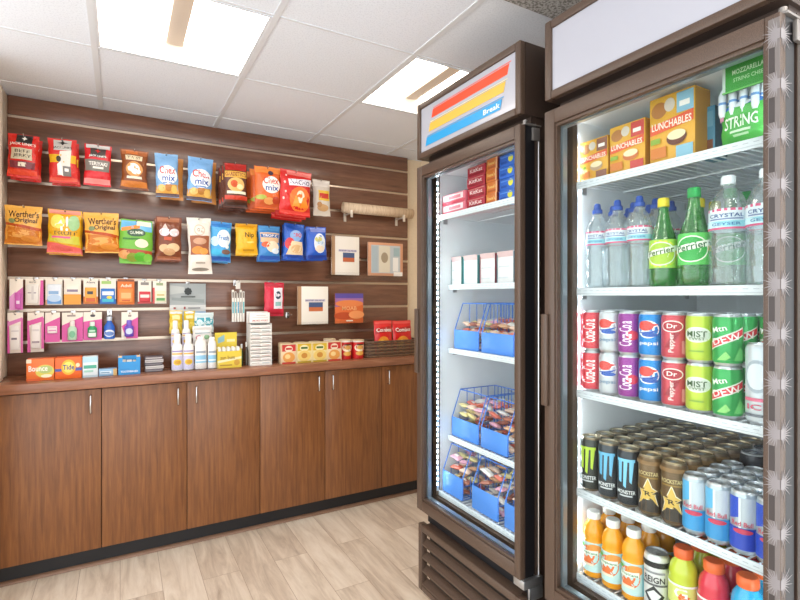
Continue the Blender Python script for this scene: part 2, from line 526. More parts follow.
# ---------------------------------------------------------------- counter and cabinets
YD_, YK, YC = 2.977, 3.037, 2.952
ZB, ZCB, ZCT = .106, .932, .981
o = MB().m(M_COUNTER).box(-.5445, YC, ZCB, 2.055, D - .0185, ZCT, .006).build('countertop')
tag(o, 'long brown wood-grain countertop on the cabinets below the snack wall', 'countertop')
structure(MB().m(M_BLACK).box(-.5445, YK, 0, 2.055, YK + .012, ZB - .002).build('baseboard_back'))
mb = MB().m(M_TRIMWOOD)
mb.xf = Matrix.Identity(4)
pr = [(0, 0), (-.018, 0), (-.0165, .007), (-.012, .0125), (-.006, .016), (0, .017)]
vs = [(x, YK - .0005 + a, b + .0005) for x in (-.5445, 2.055) for a, b in pr]
n = len(pr)
mb.add(vs, [tuple(range(n)), tuple(reversed(range(n, 2 * n)))] + [(i, n + i, n + (i + 1) % n, (i + 1) % n) for i in range(n)])
structure(mb.build('trim_quarter_round'))

seams_px = [(101.5, 480), (187, 460), (260, 450), (325, 440), (381.6, 430)]
seams = [wallp(px, py, YD_).x for px, py in seams_px]
dx = [-.540] + seams + [seams[-1] + .33, 2.05]
handles = {0: 'R', 1: 'R', 2: 'L', 3: 'R', 4: 'L', 5: 'L'}
units = [([0], 'dark wood base cabinet with one door at the left end of the counter'),
         ([1, 2], 'two-door dark wood base cabinet below the sunscreen bottle display'),
         ([3, 4], 'two-door dark wood base cabinet below the noodle cartons and snack basket'),
         ([5, 6], 'dark wood base cabinet at the right end, partly hidden by the left cooler')]
for ds, lab in units:
    a, b = dx[ds[0]], dx[ds[-1] + 1]
    root = empty('base_cabinet', ((a + b) / 2, D - .17, ZB), lab, 'cabinet', 'base cabinets under the counter')
    off = root.location
    mb = MB().m(M_DOOR); mb.xf = Matrix.Translation(-off)
    mb.box(a + .001, YD_ + .0195, ZB, b - .001, D - .0005, ZCB - .001).build('carcass', root)
    for d in ds:
        x0, x1 = dx[d] + .0018, dx[d + 1] - .0018
        mb = MB().m(M_DOOR); mb.xf = Matrix.Translation(-off)
        dr = mb.box(x0, YD_, ZB + .001, x1, YD_ + .019, ZCB - .006, .0015).build('door', root)
        hs = handles.get(d)
        if hs:
            hx = x1 - .045 if hs == 'R' else x0 + .045
            zt, zb = .905, .80
            mb = MB().m(M_CHROME); mb.xf = Matrix.Translation(-off)
            mb.tube([(hx, YD_ + .0, zt - .008), (hx, YD_ - .022, zt - .008), (hx, YD_ - .026, zt - .012), (hx, YD_ - .026, zb + .012), (hx, YD_ - .022, zb + .008), (hx, YD_, zb + .008)], .0045, 8)
            hh = mb.build('handle', dr, 50); hh['label'] = 'slim brushed metal bar handle'

# ================================================================== SNACKS ON THE SLATWALL
def pillow_fn(w, h, t, seed, seal=.055, waist=.03, wr=.0035):
    def prof(v):
        a = min(max((v - seal) / .22, 0), 1); b = min(max((1 - seal - v) / .22, 0), 1)
        sm = lambda k: math.sin(k * math.pi / 2)
        return sm(a) * sm(b)
    def S(u, v, lift=0.0, side=1):
        p = prof(v)
        uu = 2 * u - 1
        bulge = t / 2 * max(0.0, 1 - abs(uu) ** 2.4) ** .62 * p
        nz = noise.noise(Vector((u * 5 + seed * 3.1, v * 6, seed * 1.7 + side)))
        nz2 = noise.noise(Vector((u * 13 + seed, v * 11, seed * 5.7 + side)))
        edge = max(0.0, 1 - abs(uu) ** 6)
        d = bulge + (wr * nz + wr * .5 * nz2) * edge * (.35 + .65 * p) + .0006
        wx = w * (1 - waist * math.sin(math.pi * v)) + .003 * math.sin(v * 17 + seed) * p
        x = uu * wx / 2
        z = (v - 1) * h + .0025 * noise.noise(Vector((u * 4, seed, v)))
        y = -side * d - side * lift
        return Vector((x, y, z))
    return S
def pillow(mb, S, nu=20, nv=26):
    mb.grid(lambda a, b: S(a, b, 0, 1), nu, nv)
    mb.grid(lambda a, b: S(1 - a, b, 0, -1), nu, nv)
    # crimped rim
    for k in (0, 1):
        mb.grid(lambda a, b: S(k, a, 0, 1 if (b > .5) == (k == 0) else -1), nv, 1)
        mb.grid(lambda a, b: S(a, k, 0, 1 if (b > .5) == (k == 1) else -1), nu, 1)

def peg_hook(x, z, y_tip, label, small=False):
    """straight display hook: grooved back plate, wire arm, turned-up tip"""
    r = .0022 if not small else .0016
    mb = MB().m(M_CHROME)
    zt = z + .006
    mb.box(x - .012, SW_F - .004, z - .022, x + .012, SW_F - .0014, z + .018, .001)
    mb.tube([(0 + x, SW_F - .002, z), (x, y_tip + .008, z), (x, y_tip + .003, z + .003), (x, y_tip, z + .010)], r, 8)
    o = mb.build('display_hook', None, 50)
    tag(o, label, 'hook', 'metal hooks in the slatwall grooves')
    return o
BAGN = [0]
def hang_bag(box, Y, thick, color, specs, label, name='snack_bag', cat='snack bag', group=None, yaw=0.0,
             behind=(), seal=.055, waist=.06, rough=.22, hook=True, fin=.25, wr=.0028, pitch=0.0):
    x0, y0, x1, y1 = box
    a = wallp(x0, y0, Y); b = wallp(x1, y1, Y)
    w = b.x - a.x; h = wallp((x0 + x1) / 2, y0, Y).z - wallp((x0 + x1) / 2, y1, Y).z
    top = wallp((x0 + x1) / 2, y0, Y)
    BAGN[0] += 1
    S = pillow_fn(w, h, thick, BAGN[0] * 1.37, seal, waist, wr)
    mb = MB().m(foil(color, rough))
    pillow(mb, S)
    mb.decals(lambda u, v, l=0: S(u, v, l + .0012), [tuple(foil(q, fin) if isinstance(q, str) and i_ == {'r': 5, 'e': 5, 's': 5, 'q': 2}.get(sp_[0], -1) else q for i_, q in enumerate(sp_)) for sp_ in specs], .0003, 10, fin)
    mb.decals(lambda u, v, l=0: S(u, v, l + .001), [('e', .5, .972, .0045 / w, .0045 / h, '191512')], .0008)
    o = mb.build(name, None, 60, top, yaw)
    o.rotation_euler = (pitch, .035 * math.sin(BAGN[0] * 2.3), yaw)
    tag(o, label, cat, group)
    for k, (dx_, dz_, lab, col2) in enumerate(behind):
        if col2 is None:
            c = dup(o, (top.x + dx_, Y + (thick * 1.12 + .006) * (k + 1), top.z + dz_), lab, group)
        else:
            S2 = pillow_fn(w, h, thick, BAGN[0] * 2.9 + k, seal, waist)
            m2 = MB().m(foil(col2, rough)); pillow(m2, S2)
            c = m2.build(name, None, 60, (top.x + dx_, Y + (thick * 1.12 + .006) * (k + 1), top.z + dz_), yaw)
            tag(c, lab, cat, group)
    if hook:
        hz = top.z - .026 * h
        peg_hook(top.x, hz - .002, Y - thick * .2 - .012, ' '.join(('display hook holding the ' + label.split(',')[0]).split()[:16]))
    return o

G1 = 'snack bags on the top row of hooks'
G2 = 'snack bags on the second row of hooks'
Y1 = 3.13
W = 'fdf6ec'
# --- top row
hang_bag((8, 135, 40, 178), Y1, .05, 'd8281f', [
    ('r', .28, .78, .80, .99, '2b2320'), ('s', .54, .90, .10, .06, W, 4, .45), ('t', "JACK LINK'S", .5, .75, .84, .08, W),
    ('r', .12, .40, .82, .66, 'cfc2a4'), ('t', 'BEEF', .5, .59, .5, .07, '3a2a22'), ('t', 'JERKY', .5, .48, .6, .09, '3a2a22'),
    ('r', .10, .20, .92, .36, '7a3038'), ('r', .38, .24, .64, .33, 'e7dcc8'), ('r', .02, .06, .98, .17, 'e8482a')],
    'red jerky bag with black top and tan panel, left end of the top row', 'jerky_bag', group=G1, yaw=-.06,
    behind=[(.006, -.004, 'red jerky bag tucked behind the tan-panelled one at the left end of the top row', None)])
hang_bag((47.5, 139, 77, 183), Y1, .045, 'd9302a', [
    ('r', .2, .72, .82, .97, 'c9c4bc'), ('t', "JACK LINK'S", .52, .78, .66, .07, '26201e'), ('s', .52, .90, .2, .06, '35302e', 4, .4),
    ('r', .02, .44, .98, .62, 'e8b21f'), ('q', [(.30, .16), (.74, .16), (.82, .72), (.42, .70)], 'e6e0d6'),
    ('e', .36, .52, .09, .07, '3b3320'), ('q', [(.32, .20), (.50, .14), (.44, .46), (.30, .40)], 'f5f1ea'), ('r', .50, .14, .78, .36, '77706c'),
    ('r', .56, .24, .70, .31, W), ('r', .02, .03, .98, .11, 'e5553f')],
    'red jerky bag with a yellow band and grey panel, second in the top row', 'jerky_bag', group=G1, yaw=-.04,
    behind=[(.007, -.004, 'red jerky bag tucked behind the yellow-banded one in the top row', None)])
hang_bag((84.5, 145, 112, 186), Y1, .04, 'd5232b', [
    ('r', .06, .90, .94, .99, 'cfc8c4'), ('r', .22, .68, .80, .90, '4a3d3a'), ('r', .02, .34, .96, .62, '7c746c'), ('s', .5, .83, .12, .06, 'c62828', 4, .4),
    ('t', "JACK LINK'S", .5, .70, .66, .06, W), ('t', 'TERIYAKI', .52, .52, .7, .09, W), ('r', .32, .40, .74, .45, 'efe6da'), ('r', .02, .04, .98, .16, 'f08a86')],
    'red and grey jerky bag with white lettering across its middle, third in the top row', 'jerky_bag', group=G1, yaw=-.03)
hang_bag((120, 150, 149, 190), Y1, .045, '8a4a22', [
    ('r', .05, .86, .95, .98, 'b5683a'), ('r', .20, .88, .62, .96, 'd97a3c'), ('r', .16, .72, .80, .84, 'e8d3ae'), ('t', 'TWIST', .48, .78, .5, .07, '5a3018'),
    ('e', .5, .5, .34, .19, 'd8964e'), ('e', .47, .52, .24, .12, 'f6efe4'), ('e', .56, .44, .2, .07, 'fbf7f0'), ('r', .2, .26, .8, .32, 'f2e2c8'), ('r', .03, .05, .97, .2, 'c9762a'), ('r', .03, .01, .97, .06, '6e3818')],
    'brown caramel snack bag with a white creamy splash, fourth in the top row', group=G1, waist=.16)
chex = [('q', [(.0, .24), (1, .30), (1, .06), (0, .06)], 'd9a04a'), ('e', .25, .2, .16, .08, 'e8c070'), ('e', .55, .22, .16, .09, 'b97a34'), ('e', .8, .18, .14, .09, 'e9bd62'), ('r', .0, .01, 1, .08, '5b4a52'),
        ('e', .52, .50, .44, .22, 'f4f6fa'), ('t', 'Chex', .52, .61, .72, .17, 'cf3a30'), ('t', 'mix', .56, .43, .56, .14, '2557a8'), ('r', .3, .30, .72, .33, '6c93c8')]
hang_bag((154.5, 154, 178, 197), Y1 - .01, .045, '86b4e0', chex, 'light blue cereal-mix bag with an orange one behind it, left of two', group=G1, yaw=-.02,
    behind=[(.035, -.004, 'orange-tan bag peeking out behind the left light blue cereal-mix bag', 'd08a45')])
hang_bag((188, 158, 213.5, 201), Y1 - .01, .045, '7db0e2', chex, 'light blue cereal-mix bag beside the dark brown bag, right of two', group=G1, yaw=.03,
    behind=[(.026, -.004, 'orange-tan bag peeking out behind the right light blue cereal-mix bag', 'd08a45')])
hang_bag((222.5, 163, 247.5, 208), Y1 - .11, .05, '5a2d1c', [
    ('r', .08, .82, .95, .98, 'b0241c'), ('r', .05, .66, .95, .80, 'd8a43c'), ('t', "GARDETTO'S", .5, .735, .86, .09, '7a1a14'), ('e', .5, .5, .36, .16, 'e0b064'), ('e', .42, .52, .16, .08, 'c8501e'), ('e', .66, .46, .14, .06, 'f0d8a0'),
    ('r', .12, .30, .9, .36, 'efe3c8'), ('r', .04, .17, .96, .26, 'c43a20'), ('r', .04, .03, .96, .12, '3d2014')],
    'dark brown and red rye-chip bag with a yellow band in the top row', group=G1, yaw=.02,
    behind=[(-.004, -.004, 'dark brown rye-chip bag second from the front of its hook', None), (-.008, -.006, 'dark brown rye-chip bag at the back of its hook', None)])
hang_bag((254, 167, 281, 209), Y1 - .12, .055, 'e0662a', [
    ('r', .02, .84, .98, .99, 'ec8a3c'), ('e', .58, .84, .1, .06, '4a3a4a'), ('q', [(0, .30), (1, .22), (1, .03), (0, .03)], 'c4562a'), ('e', .2, .26, .2, .06, 'a8b048'), ('e', .5, .18, .2, .08, 'e09a58'), ('e', .78, .2, .16, .09, 'b8442a'),
    ('e', .6, .56, .36, .2, 'f3efe8'), ('t', 'Chex', .58, .66, .60, .16, 'd0402c'), ('t', 'mix', .62, .49, .52, .13, '2450a0')],
    'orange cereal-mix bag with a white oval in the top row', group=G1, yaw=.04,
    behind=[(-.012, -.004, 'orange cereal-mix bag second from the front of its hook', None), (-.022, -.006, 'orange cereal-mix bag at the back of its hook', None)])
hang_bag((280, 171, 312, 216), Y1 - .13, .06, 'cf2320', [
    ('r', .2, .88, .98, .98, 'e77a72'), ('e', .62, .36, .36, .28, 'ee7430'), ('e', .62, .42, .14, .14, 'f6dfc0'), ('q', [(.36, .20), (.62, .20), (.5, .46), (.44, .42)], 'f59a3c'), ('q', [(.62, .18), (.92, .2), (.78, .44), (.7, .4)], 'f08828'),
    ('q', [(.24, .64), (.98, .68), (1.0, .84), (.20, .78)], 'e9e4ee'), ('t', 'NACHO', .6, .735, .66, .10, '3a3560'), ('e', .1, .7, .03, .03, 'f4c6c0'), ('e', .14, .5, .025, .025, 'f4c6c0'), ('e', .08, .35, .03, .03, 'f4c6c0'), ('e', .16, .86, .025, .025, 'f4c6c0'), ('r', .02, .03, .98, .10, 'e44a40')],
    'bright red tortilla-chip bag with a white name band in the top row', 'chip_bag', group=G1, yaw=.06,
    behind=[(-.004, -.005, 'bright red tortilla-chip bag second from the front of its hook', None), (-.008, -.008, 'bright red tortilla-chip bag at the back of its hook', None)])
hang_bag((312, 180, 330, 216), Y1, .04, 'd8cfc4', [
    ('r', .25, .42, .92, .70, 'e8c040'), ('r', .3, .48, .88, .62, 'cc3a2a'), ('r', .02, .8, .98, .97, 'e9e2da'), ('e', .5, .22, .34, .1, 'c9a070'), ('e', .3, .3, .14, .08, 'b88858')],
    'small clear snack bag with a red and yellow sticker, right end of top row', group=G1, yaw=.1)
# --- second row
wert = [('q', [(0, .46), (1, .40), (1, .03), (0, .03)], 'c9741c'), ('e', .45, .28, .4, .1, 'e2a04a'), ('q', [(0, .50), (1, .36), (1, .44), (0, .56)], 'b84a14'), ('e', .7, .16, .26, .08, 'd98a30'),
        ('t', "Werther's", .52, .78, .82, .17, '4a2a10'), ('t', 'Original', .58, .61, .62, .15, '4a2a10'), ('e', .2, .6, .09, .06, '7d8a54')]
hang_bag((4.5, 206, 43, 245), Y1, .045, 'eeb04c', wert, 'gold caramel candy bag hanging at the left end of the second row', 'candy_bag', 'candy bag', G2, yaw=-.03, pitch=.02)
hang_bag((48, 210, 82.5, 254), Y1, .05, 'e3a91e', [
    ('r', .04, .90, .96, .99, 'e8907c'), ('e', .78, .70, .18, .18, '9cc48a'), ('e', .3, .72, .22, .16, 'f2dc64'), ('q', [(.04, .28), (.96, .2), (.96, .40), (.04, .44)], 'c9c23c'), ('t', '4!', .42, .68, .40, .34, 'fbf6e6'), ('r', .1, .40, .94, .52, 'd9a018'),
    ('t', 'FRUIT', .55, .46, .7, .08, '5a4a1a'), ('r', .12, .345, .70, .39, 'e8608a'), ('q', [(0, .02), (1, .02), (1, .14), (0, .26)], 'e4625a')],
    'yellow candy bag with a white figure four and pink base in the second row', 'candy_bag', 'candy bag', G2, behind=[(.004, -.003, 'yellow candy bag tucked behind the one with the white figure four', None)])
hang_bag((83.5, 213, 119, 253), Y1, .045, 'eeb04c', wert, 'gold caramel candy bag right of the yellow candy bag in the second row', 'candy_bag', 'candy bag', G2, yaw=.02)
hang_bag((121, 220, 152.5, 264), Y1, .05, '6fb23c', [
    ('r', .03, .74, .97, .97, '6cb4dc'), ('q', [(.05, .80), (.6, .90), (.6, .80), (.05, .72)], 'e89040'), ('r', .5, .86, .95, .97, 'e8e4d0'), ('e', .5, .70, .28, .09, '35543c'), ('t', 'GUMMI', .5, .70, .4, .07, 'd8e0c8'), ('r', .1, .54, .6, .58, '3c7a2c'),
    ('e', .66, .46, .2, .1, 'e8dcc0'), ('q', [(0, .34), (1, .30), (1, .22), (0, .24)], 'a84a2c'), ('e', .15, .2, .18, .1, 'd89858'), ('e', .4, .14, .18, .1, '8a9a34'), ('e', .65, .16, .2, .1, '58b030'), ('e', .88, .14, .14, .1, '7ac048')],
    'green gummy candy bag with a blue top and clear base in the second row', 'candy_bag', 'candy bag', G2, waist=-.06)
hang_bag((156, 217, 182, 261), Y1, .05, '7a3e24', [
    ('r', .04, .88, .9, .98, 'a86a4a'), ('q', [(.1, .62), (.34, .84), (.5, .66), (.36, .56)], 'd8b8b0'), ('e', .30, .64, .2, .09, 'ddd0de'), ('e', .70, .64, .2, .09, 'e0c8c8'), ('t', 'VG', .5, .64, .62, .15, 'f5eef0'),
    ('r', .28, .46, .6, .54, 'c05030'), ('e', .3, .28, .2, .09, 'd9b083'), ('e', .66, .3, .26, .1, 'e0bb90'), ('e', .5, .2, .24, .08, 'c99a6c'), ('r', .05, .02, .95, .10, '9c5a3a')],
    'brown chocolate cookie bag with white letters in the second row', group=G2, behind=[(-.006, -.003, 'brown chocolate cookie bag tucked behind the front one in the second row', None)])
hang_bag((186.5, 218, 211, 274), Y1, .045, 'e9dfd3', [
    ('r', .08, .34, .92, .68, '9a5a3c'), ('e', .5, .78, .24, .10, 'cdbba8'), ('e', .5, .78, .20, .08, 'e9dfd3'), ('t', 'Oh', .5, .78, .2, .06, '8a6a50'), ('e', .5, .58, .3, .06, 'c89878'), ('e', .4, .42, .28, .07, 'e08a30'), ('e', .66, .40, .2, .06, 'e89a44'), ('r', .3, .18, .7, .21, 'a89a8c'), ('e', .5, .08, .36, .03, '8f8578')],
    'long white snack bag with a brown photo band in the second row', group=G2, waist=.1)
blue1 = [('r', .04, .86, .96, .98, '3f86d0'), ('e', .62, .58, .34, .22, 'e7f0f4'), ('e', .2, .5, .2, .12, 'bfe0ee'), ('t', 'Fresh', .62, .60, .5, .12, '3c7cc0'), ('e', .3, .24, .26, .08, '38b0dc'), ('e', .74, .25, .22, .06, '7a5c50'), ('e', .8, .38, .1, .05, 'e9f2f4'), ('r', .03, .02, .97, .13, '2458a8')]
hang_bag((210.5, 222, 232, 262), Y1 + .012, .05, '4aa4dc', blue1, 'sky blue and white snack bag left of the plain yellow bag in the second row', group=G2,
    behind=[(-.005, -.003, 'sky blue snack bag tucked behind the front one in the second row', None)])
hang_bag((235.5, 224, 257.5, 255), Y1, .04, 'eab022', [
    ('r', .03, .88, .97, .98, 'e09c1c'), ('t', 'Nip', .6, .62, .44, .2, '5a4410'), ('r', .45, .38, .8, .43, 'f4d468'), ('r', .3, .12, .8, .18, 'c98e14')],
    'plain golden yellow snack bag in the second row', group=G2, behind=[(.006, -.004, 'golden yellow snack bag tucked behind the front yellow one', None)])
hang_bag((258, 226, 280, 261), Y1, .05, '3f86c8', [
    ('r', .03, .86, .97, .98, '58a0dc'), ('r', .06, .52, .94, .80, 'd9b48c'), ('r', .08, .66, .92, .76, '3a68a8'), ('t', 'TROPIC', .5, .71, .7, .07, W), ('e', .3, .46, .2, .08, 'd8582c'), ('e', .62, .4, .3, .16, 'e8d8bc'), ('e', .75, .28, .18, .08, 'd8e4ec'), ('r', .03, .02, .97, .14, '2858b0')],
    'blue trail-mix bag with a tan and orange centre in the second row', group=G2, behind=[(.004, -.003, 'blue trail-mix bag tucked behind the front one in the second row', None)])
blue2 = [('e', .55, .66, .3, .16, '8ab0e0'), ('t', 'BBQ', .62, .68, .4, .12, 'd83a34'), ('e', .26, .44, .24, .16, 'cc3038'), ('q', [(.1, .14), (.95, .14), (.9, .5), (.35, .52)], 'e8cfa8'), ('e', .6, .3, .28, .12, 'd8b080'), ('r', .03, .02, .97, .12, '1f48a4')]
hang_bag((284, 224, 304.5, 260), Y1, .05, '2c62c4', blue2, 'royal blue cookie bag with a red spot and tan cookies in the second row', group=G2,
    behind=[(.006, -.003, 'royal blue cookie bag tucked behind the one with the red spot', None)])
hang_bag((305.5, 227, 326, 260), Y1, .05, '2a5cc2', [
    ('r', .2, .84, .96, .97, '8a9ade'), ('e', .62, .5, .3, .3, 'dfe8f0'), ('e', .55, .62, .18, .08, 'c8c478'), ('t', 'Dip', .66, .52, .3, .12, '7ab0dc'), ('e', .6, .34, .24, .1, 'e6d4c0'), ('r', .03, .02, .97, .14, '1e3f9c')],
    'royal blue bag with a white centre at the right end of the second row', group=G2, behind=[(-.006, -.003, 'royal blue bag tucked behind the white-centred one at the right end', None)])

# --- rolled mat on two brackets
pa, pb = wallp(343, 207.5, 3.20), wallp(412, 213, 3.20)
root = empty('rolled_mat', ((pa.x + pb.x) / 2, 3.20, (pa.z + pb.z) / 2), 'rolled beige woven mat resting on two brackets near the right end of the wall', 'mat')
zc = (pa.z + pb.z) / 2; L = pb.x - pa.x; Rm = .037
M_WOVEN = wood('woven_straw', [(0.3, 'b89a7c'), (0.5, 'd6bda0'), (0.75, 'e6d3ba')], (40, 3, 3), 6, .8, .4)
mb = MB().m(M_WOVEN)
vs = []; fs = []; n = 60
for k in range(n + 1):
    a = k / n * 2 * math.pi * 2.6
    r = .008 + (Rm - .008) * k / n
    for x in (-L / 2, L / 2): vs.append((x, r * math.cos(a + 2.0), r * math.sin(a + 2.0)))
for k in range(n): fs.append((2 * k, 2 * k + 1, 2 * k + 3, 2 * k + 2))
mb.add(vs, fs)
roll = mb.build('roll', root, 60)
sm = roll.modifiers.new('thickness', 'SOLIDIFY'); sm.thickness = .004
for px, lab in ((349, 'left bracket under the rolled woven mat'), (401, 'right bracket under the rolled woven mat')):
    bx = wallp(px, 216, 3.2).x
    mb = MB().m(mat('d9cfc2', .35, .3))
    zb = zc - Rm - .0035
    mb.box(bx - .010, SW_F - .005, zb - .05, bx + .010, SW_F - .0014, zb + .03, .001)
    mb.box(bx - .009, 3.158, zb - .006, bx + .009, SW_F - .004, zb - .0005, .001)
    mb.box(bx - .009, 3.152, zb - .034, bx + .009, 3.158, zb + .016, .001)
    tag(mb.build('mat_bracket'), lab, 'bracket', 'brackets under the rolled mat')

# --- spiral bound books and cards on clear holders
def rect_book(box, Y, thick, cover, specs, label, spiral, cat='book', name='spiral_bound_book', yaw=0.0, group=None, fin=.5):
    x0, y0, x1, y1 = box
    a = wallp(x0, y0, Y); b = wallp(x1, y1, Y); c = wallp((x0 + x1) / 2, y1, Y)
    w = b.x - a.x; h = wallp((x0 + x1) / 2, y0, Y).z - c.z
    root = empty(name, (c.x, Y, c.z), label, cat, group, yaw)
    mb = MB().m(mat(cover, .5)).box(-w / 2, -thick / 2, 0, w / 2, thick / 2 * .2, h, .0008)
    S = lambda u, v, l=0: Vector(((u - .5) * w, -thick / 2 - l, v * h))
    mb.decals(S, specs, .0005, 1, fin)
    mb.build('front_cover', root)
    MB().m(mat('f1ece2', .8)).box(-w / 2 + .003, thick / 2 * .2 + .0002, .003, w / 2 - .003, thick / 2, h - .003).build('pages', root)
    if spiral:
        mb = MB().m(mat(spiral, .4, .4))
        nn = 16
        for i in range(nn):
            z = h * (i + .5) / nn
            pts = [(-w / 2 + .006 * math.cos(t) - .001, .012 * math.sin(t) * .5, z + .002 * t / 6.3) for t in [2 * math.pi * q / 10 for q in range(11)]]
            mb.tube(pts, .0016, 5)
        mb.build('spiral_binding', root, 60)
    return root, w, h
rect_book((331.5, 236.5, 359, 275), 3.22, .014, 'ece5da', [('r', .0, 0, .12, 1, 'b08a68'), ('r', .40, .34, .82, .58, '44567e'), ('r', .40, .34, .82, .45, 'b8603a'), ('r', .24, .60, .9, .66, 'c8bfd0'), ('t', 'SHOP GUIDE', .57, .63, .62, .035, '4a4460')],
          'cream spiral-bound book with a small landscape picture, on the upper clear holder', '9a7354')[0].location.z = wallp(345, 275, 3.22).z
rect_book((368, 242.5, 402.5, 275.5), 3.225, .02, 'd39a78', [('r', .08, .08, .92, .92, 'b9bfc2'), ('r', .30, .1, .62, .9, 'd6cdb8'), ('e', .46, .55, .1, .16, 'a09078'), ('r', .70, .14, .86, .56, 'e9e6e0'), ('r', .72, .6, .9, .86, '9ab0b4'), ('r', .1, .12, .26, .88, 'a8b6bc'), ('r', .72, .0, .98, .12, 'f2ede6')],
          'framed pale picture book with an orange-brown border at the far right of the wall', None, name='picture_book')[0].location.z = wallp(345, 275, 3.22).z
rect_book((297.5, 286.5, 328, 324), 3.22, .014, 'ece5da', [('r', .0, 0, .12, 1, 'b08a68'), ('r', .36, .34, .82, .58, '44567e'), ('r', .36, .34, .82, .45, 'c0683a'), ('r', .24, .60, .9, .66, 'c8bfd0'), ('t', 'SHOP GUIDE', .56, .63, .62, .035, '4a4460')],
          'cream spiral-bound book with a small landscape picture, on the lower clear holder', '9a7354')[0].location.z = wallp(313, 324, 3.22).z
rect_book((335, 292.5, 363, 322), 3.22, .012, 'd86a34', [('r', 0, .84, 1, 1, '5a4a98'), ('q', [(0, .55), (1, .62), (1, .84), (0, .84)], '9a6aa0'), ('e', .5, .66, .5, .12, 'e08048'), ('t', 'MOAB', .5, .50, .52, .13, 'f0b07a'), ('e', .3, .25, .34, .12, 'b84a24'), ('e', .75, .28, .28, .14, 'e8945a'), ('r', .38, .06, .62, .10, 'f4e8d8')],
          'orange and purple desert landscape book on the lower clear holder', '6a4a3c')[0].location.z = wallp(313, 324, 3.22).z
def holder(x0, x1, z, label, d0=3.185):
    mb = MB().m(M_ACRYLIC)
    mb.box(x0, d0, z - .004, x1, SW_F - .0014, z - .0008)
    mb.box(x0, d0 - .003, z - .004, x1, d0, z + .018)
    mb.box(x0, SW_F - .004, z - .03, x1, SW_F - .0014, z - .004)
    tag(mb.build('book_holder'), label, 'book holder', 'clear acrylic book holders')
pz = wallp(345, 275, 3.22).z; holder(wallp(328, 270, 3.22).x, wallp(404, 270, 3.22).x, pz, 'clear acrylic ledge under the upper two books')
pz2 = wallp(313, 324, 3.22).z; holder(wallp(294, 320, 3.22).x, wallp(372, 320, 3.22).x, pz2, 'clear acrylic ledge under the lower two books')

# ================================================================== CARDED TOILETRIES (rows 3 and 4)
YCARD = 3.225
def bottle_prof(w, h, neck=.4, cap=.2):
    r = w / 2
    return [(r * .8, 0), (r, h * .04), (r, h * (1 - cap - .14)), (r * neck, h * (1 - cap)), (r * neck, h)]
def card(box, color, specs, label, inner=None, name='carded_toiletry', group='carded toiletries on hooks', cat='toiletry pack', blister=None):
    """printed backing card on a hook; inner = the thing sealed on it, in card uv"""
    x0, y0, x1, y1 = box
    a = wallp(x0, y0, YCARD); b = wallp(x1, y1, YCARD)
    w = b.x - a.x; top = wallp((x0 + x1) / 2, y0, YCARD); h = top.z - wallp((x0 + x1) / 2, y1, YCARD).z
    mb = MB().m(mat(color, .5)).box(-w / 2, -.0008, -h, w / 2, .0008, 0, .0004)
    S = lambda u, v, l=0: Vector(((u - .5) * w, -.0008 - l, (v - 1) * h))
    mb.decals(S, specs + [('e', .5, .95, .0035 / w, .003 / h, '3a3532')], .0004, 2)
    o = mb.build(name, None, 35, top)
    tag(o, label, cat, group)
    if inner:
        kind = inner[0]
        if kind == 'box':      # raised box-like pack on the card
            _, u0, v0, u1, v1, dep, c, sp = inner
            m2 = MB().m(mat(c, .3)).box((u0 - .5) * w, -.001 - dep, (v0 - 1) * h, (u1 - .5) * w, -.0012, (v1 - 1) * h, .003)
            S2 = lambda u, v, l=0: Vector(((u0 + (u1 - u0) * u - .5) * w, -.001 - dep - l, (v0 + (v1 - v0) * v - 1) * h))
            m2.decals(S2, sp, .0004, 2); m2.build('product_pack', o)
        elif kind == 'bottle':
            _, cu, v0, v1, bw, c, ccap, sp = inner
            bh = (v1 - v0) * h; r = bw * w / 2
            m2 = MB().m(mat(c, .3))
            flat = lambda p: p
            m2.xf = Matrix.Translation(((cu - .5) * w, -.0015 - r * .55, (v0 - 1) * h)) @ Matrix.Diagonal((1, .55, 1, 1))
            m2.lathe([(r * .85, 0), (r, bh * .03), (r, bh * .6), (r * .5, bh * .72)], n=20)
            S2 = lambda u, v, l=0: Vector((r * math.sin((u - .5) * 2.4), -(r + l * 2) * math.cos((u - .5) * 2.4), bh * .6 * v))
            m2.decals(S2, sp, .0004, 6)
            bo = m2.build('bottle', o)
            m3 = MB().m(mat(ccap, .35)); m3.xf = m2.xf
            m3.lathe([(r * .55, bh * .722), (r * .55, bh * .96), (r * .5, bh)], n=16).build('cap', o)
        m4 = None
    if blister:
        u0, v0, u1, v1, dep = blister
        m4 = MB().m(M_ACRYLIC).box((u0 - .5) * w, -.0012 - dep, (v0 - 1) * h, (u1 - .5) * w, -.0016, (v1 - 1) * h, .003)
        m4.build('blister', o)
    peg_hook(top.x, top.z - .05 * h, YCARD - .035, ' '.join(('small hook holding the ' + label).split()[:16]).rstrip(','), True)
    return o
P = 'd8509c'; CR = 'efe4d6'
card((9.5, 279, 23, 310), CR, [('q', [(0, 0), (1, .0), (1, .74), (.3, .5)], 'd66ab4'), ('q', [(0, 0), (.6, 0), (.45, .6), (.0, .42)], 'e49ad0')],
     'cream card with a curved pink-purple razor pack, leftmost of the upper row', ('box', .42, .04, .86, .56, .012, 'c95ab0', [('r', .25, .3, .8, .5, 'f0d8ee')]))
card((25.5, 279, 43.5, 305), CR, [('q', [(.78, 0), (1, 0), (1, .95), (.84, .95)], P), ('t', 'secret', .4, .88, .4, .07, '8a7a70')],
     'cream card with a white boxed pack and pink right edge in the upper row', ('box', .08, .06, .74, .80, .012, 'e5e0d8', [('r', .1, .52, .8, .58, 'a89aa0'), ('r', .40, .2, .6, .9, 'd4cdc8')]))
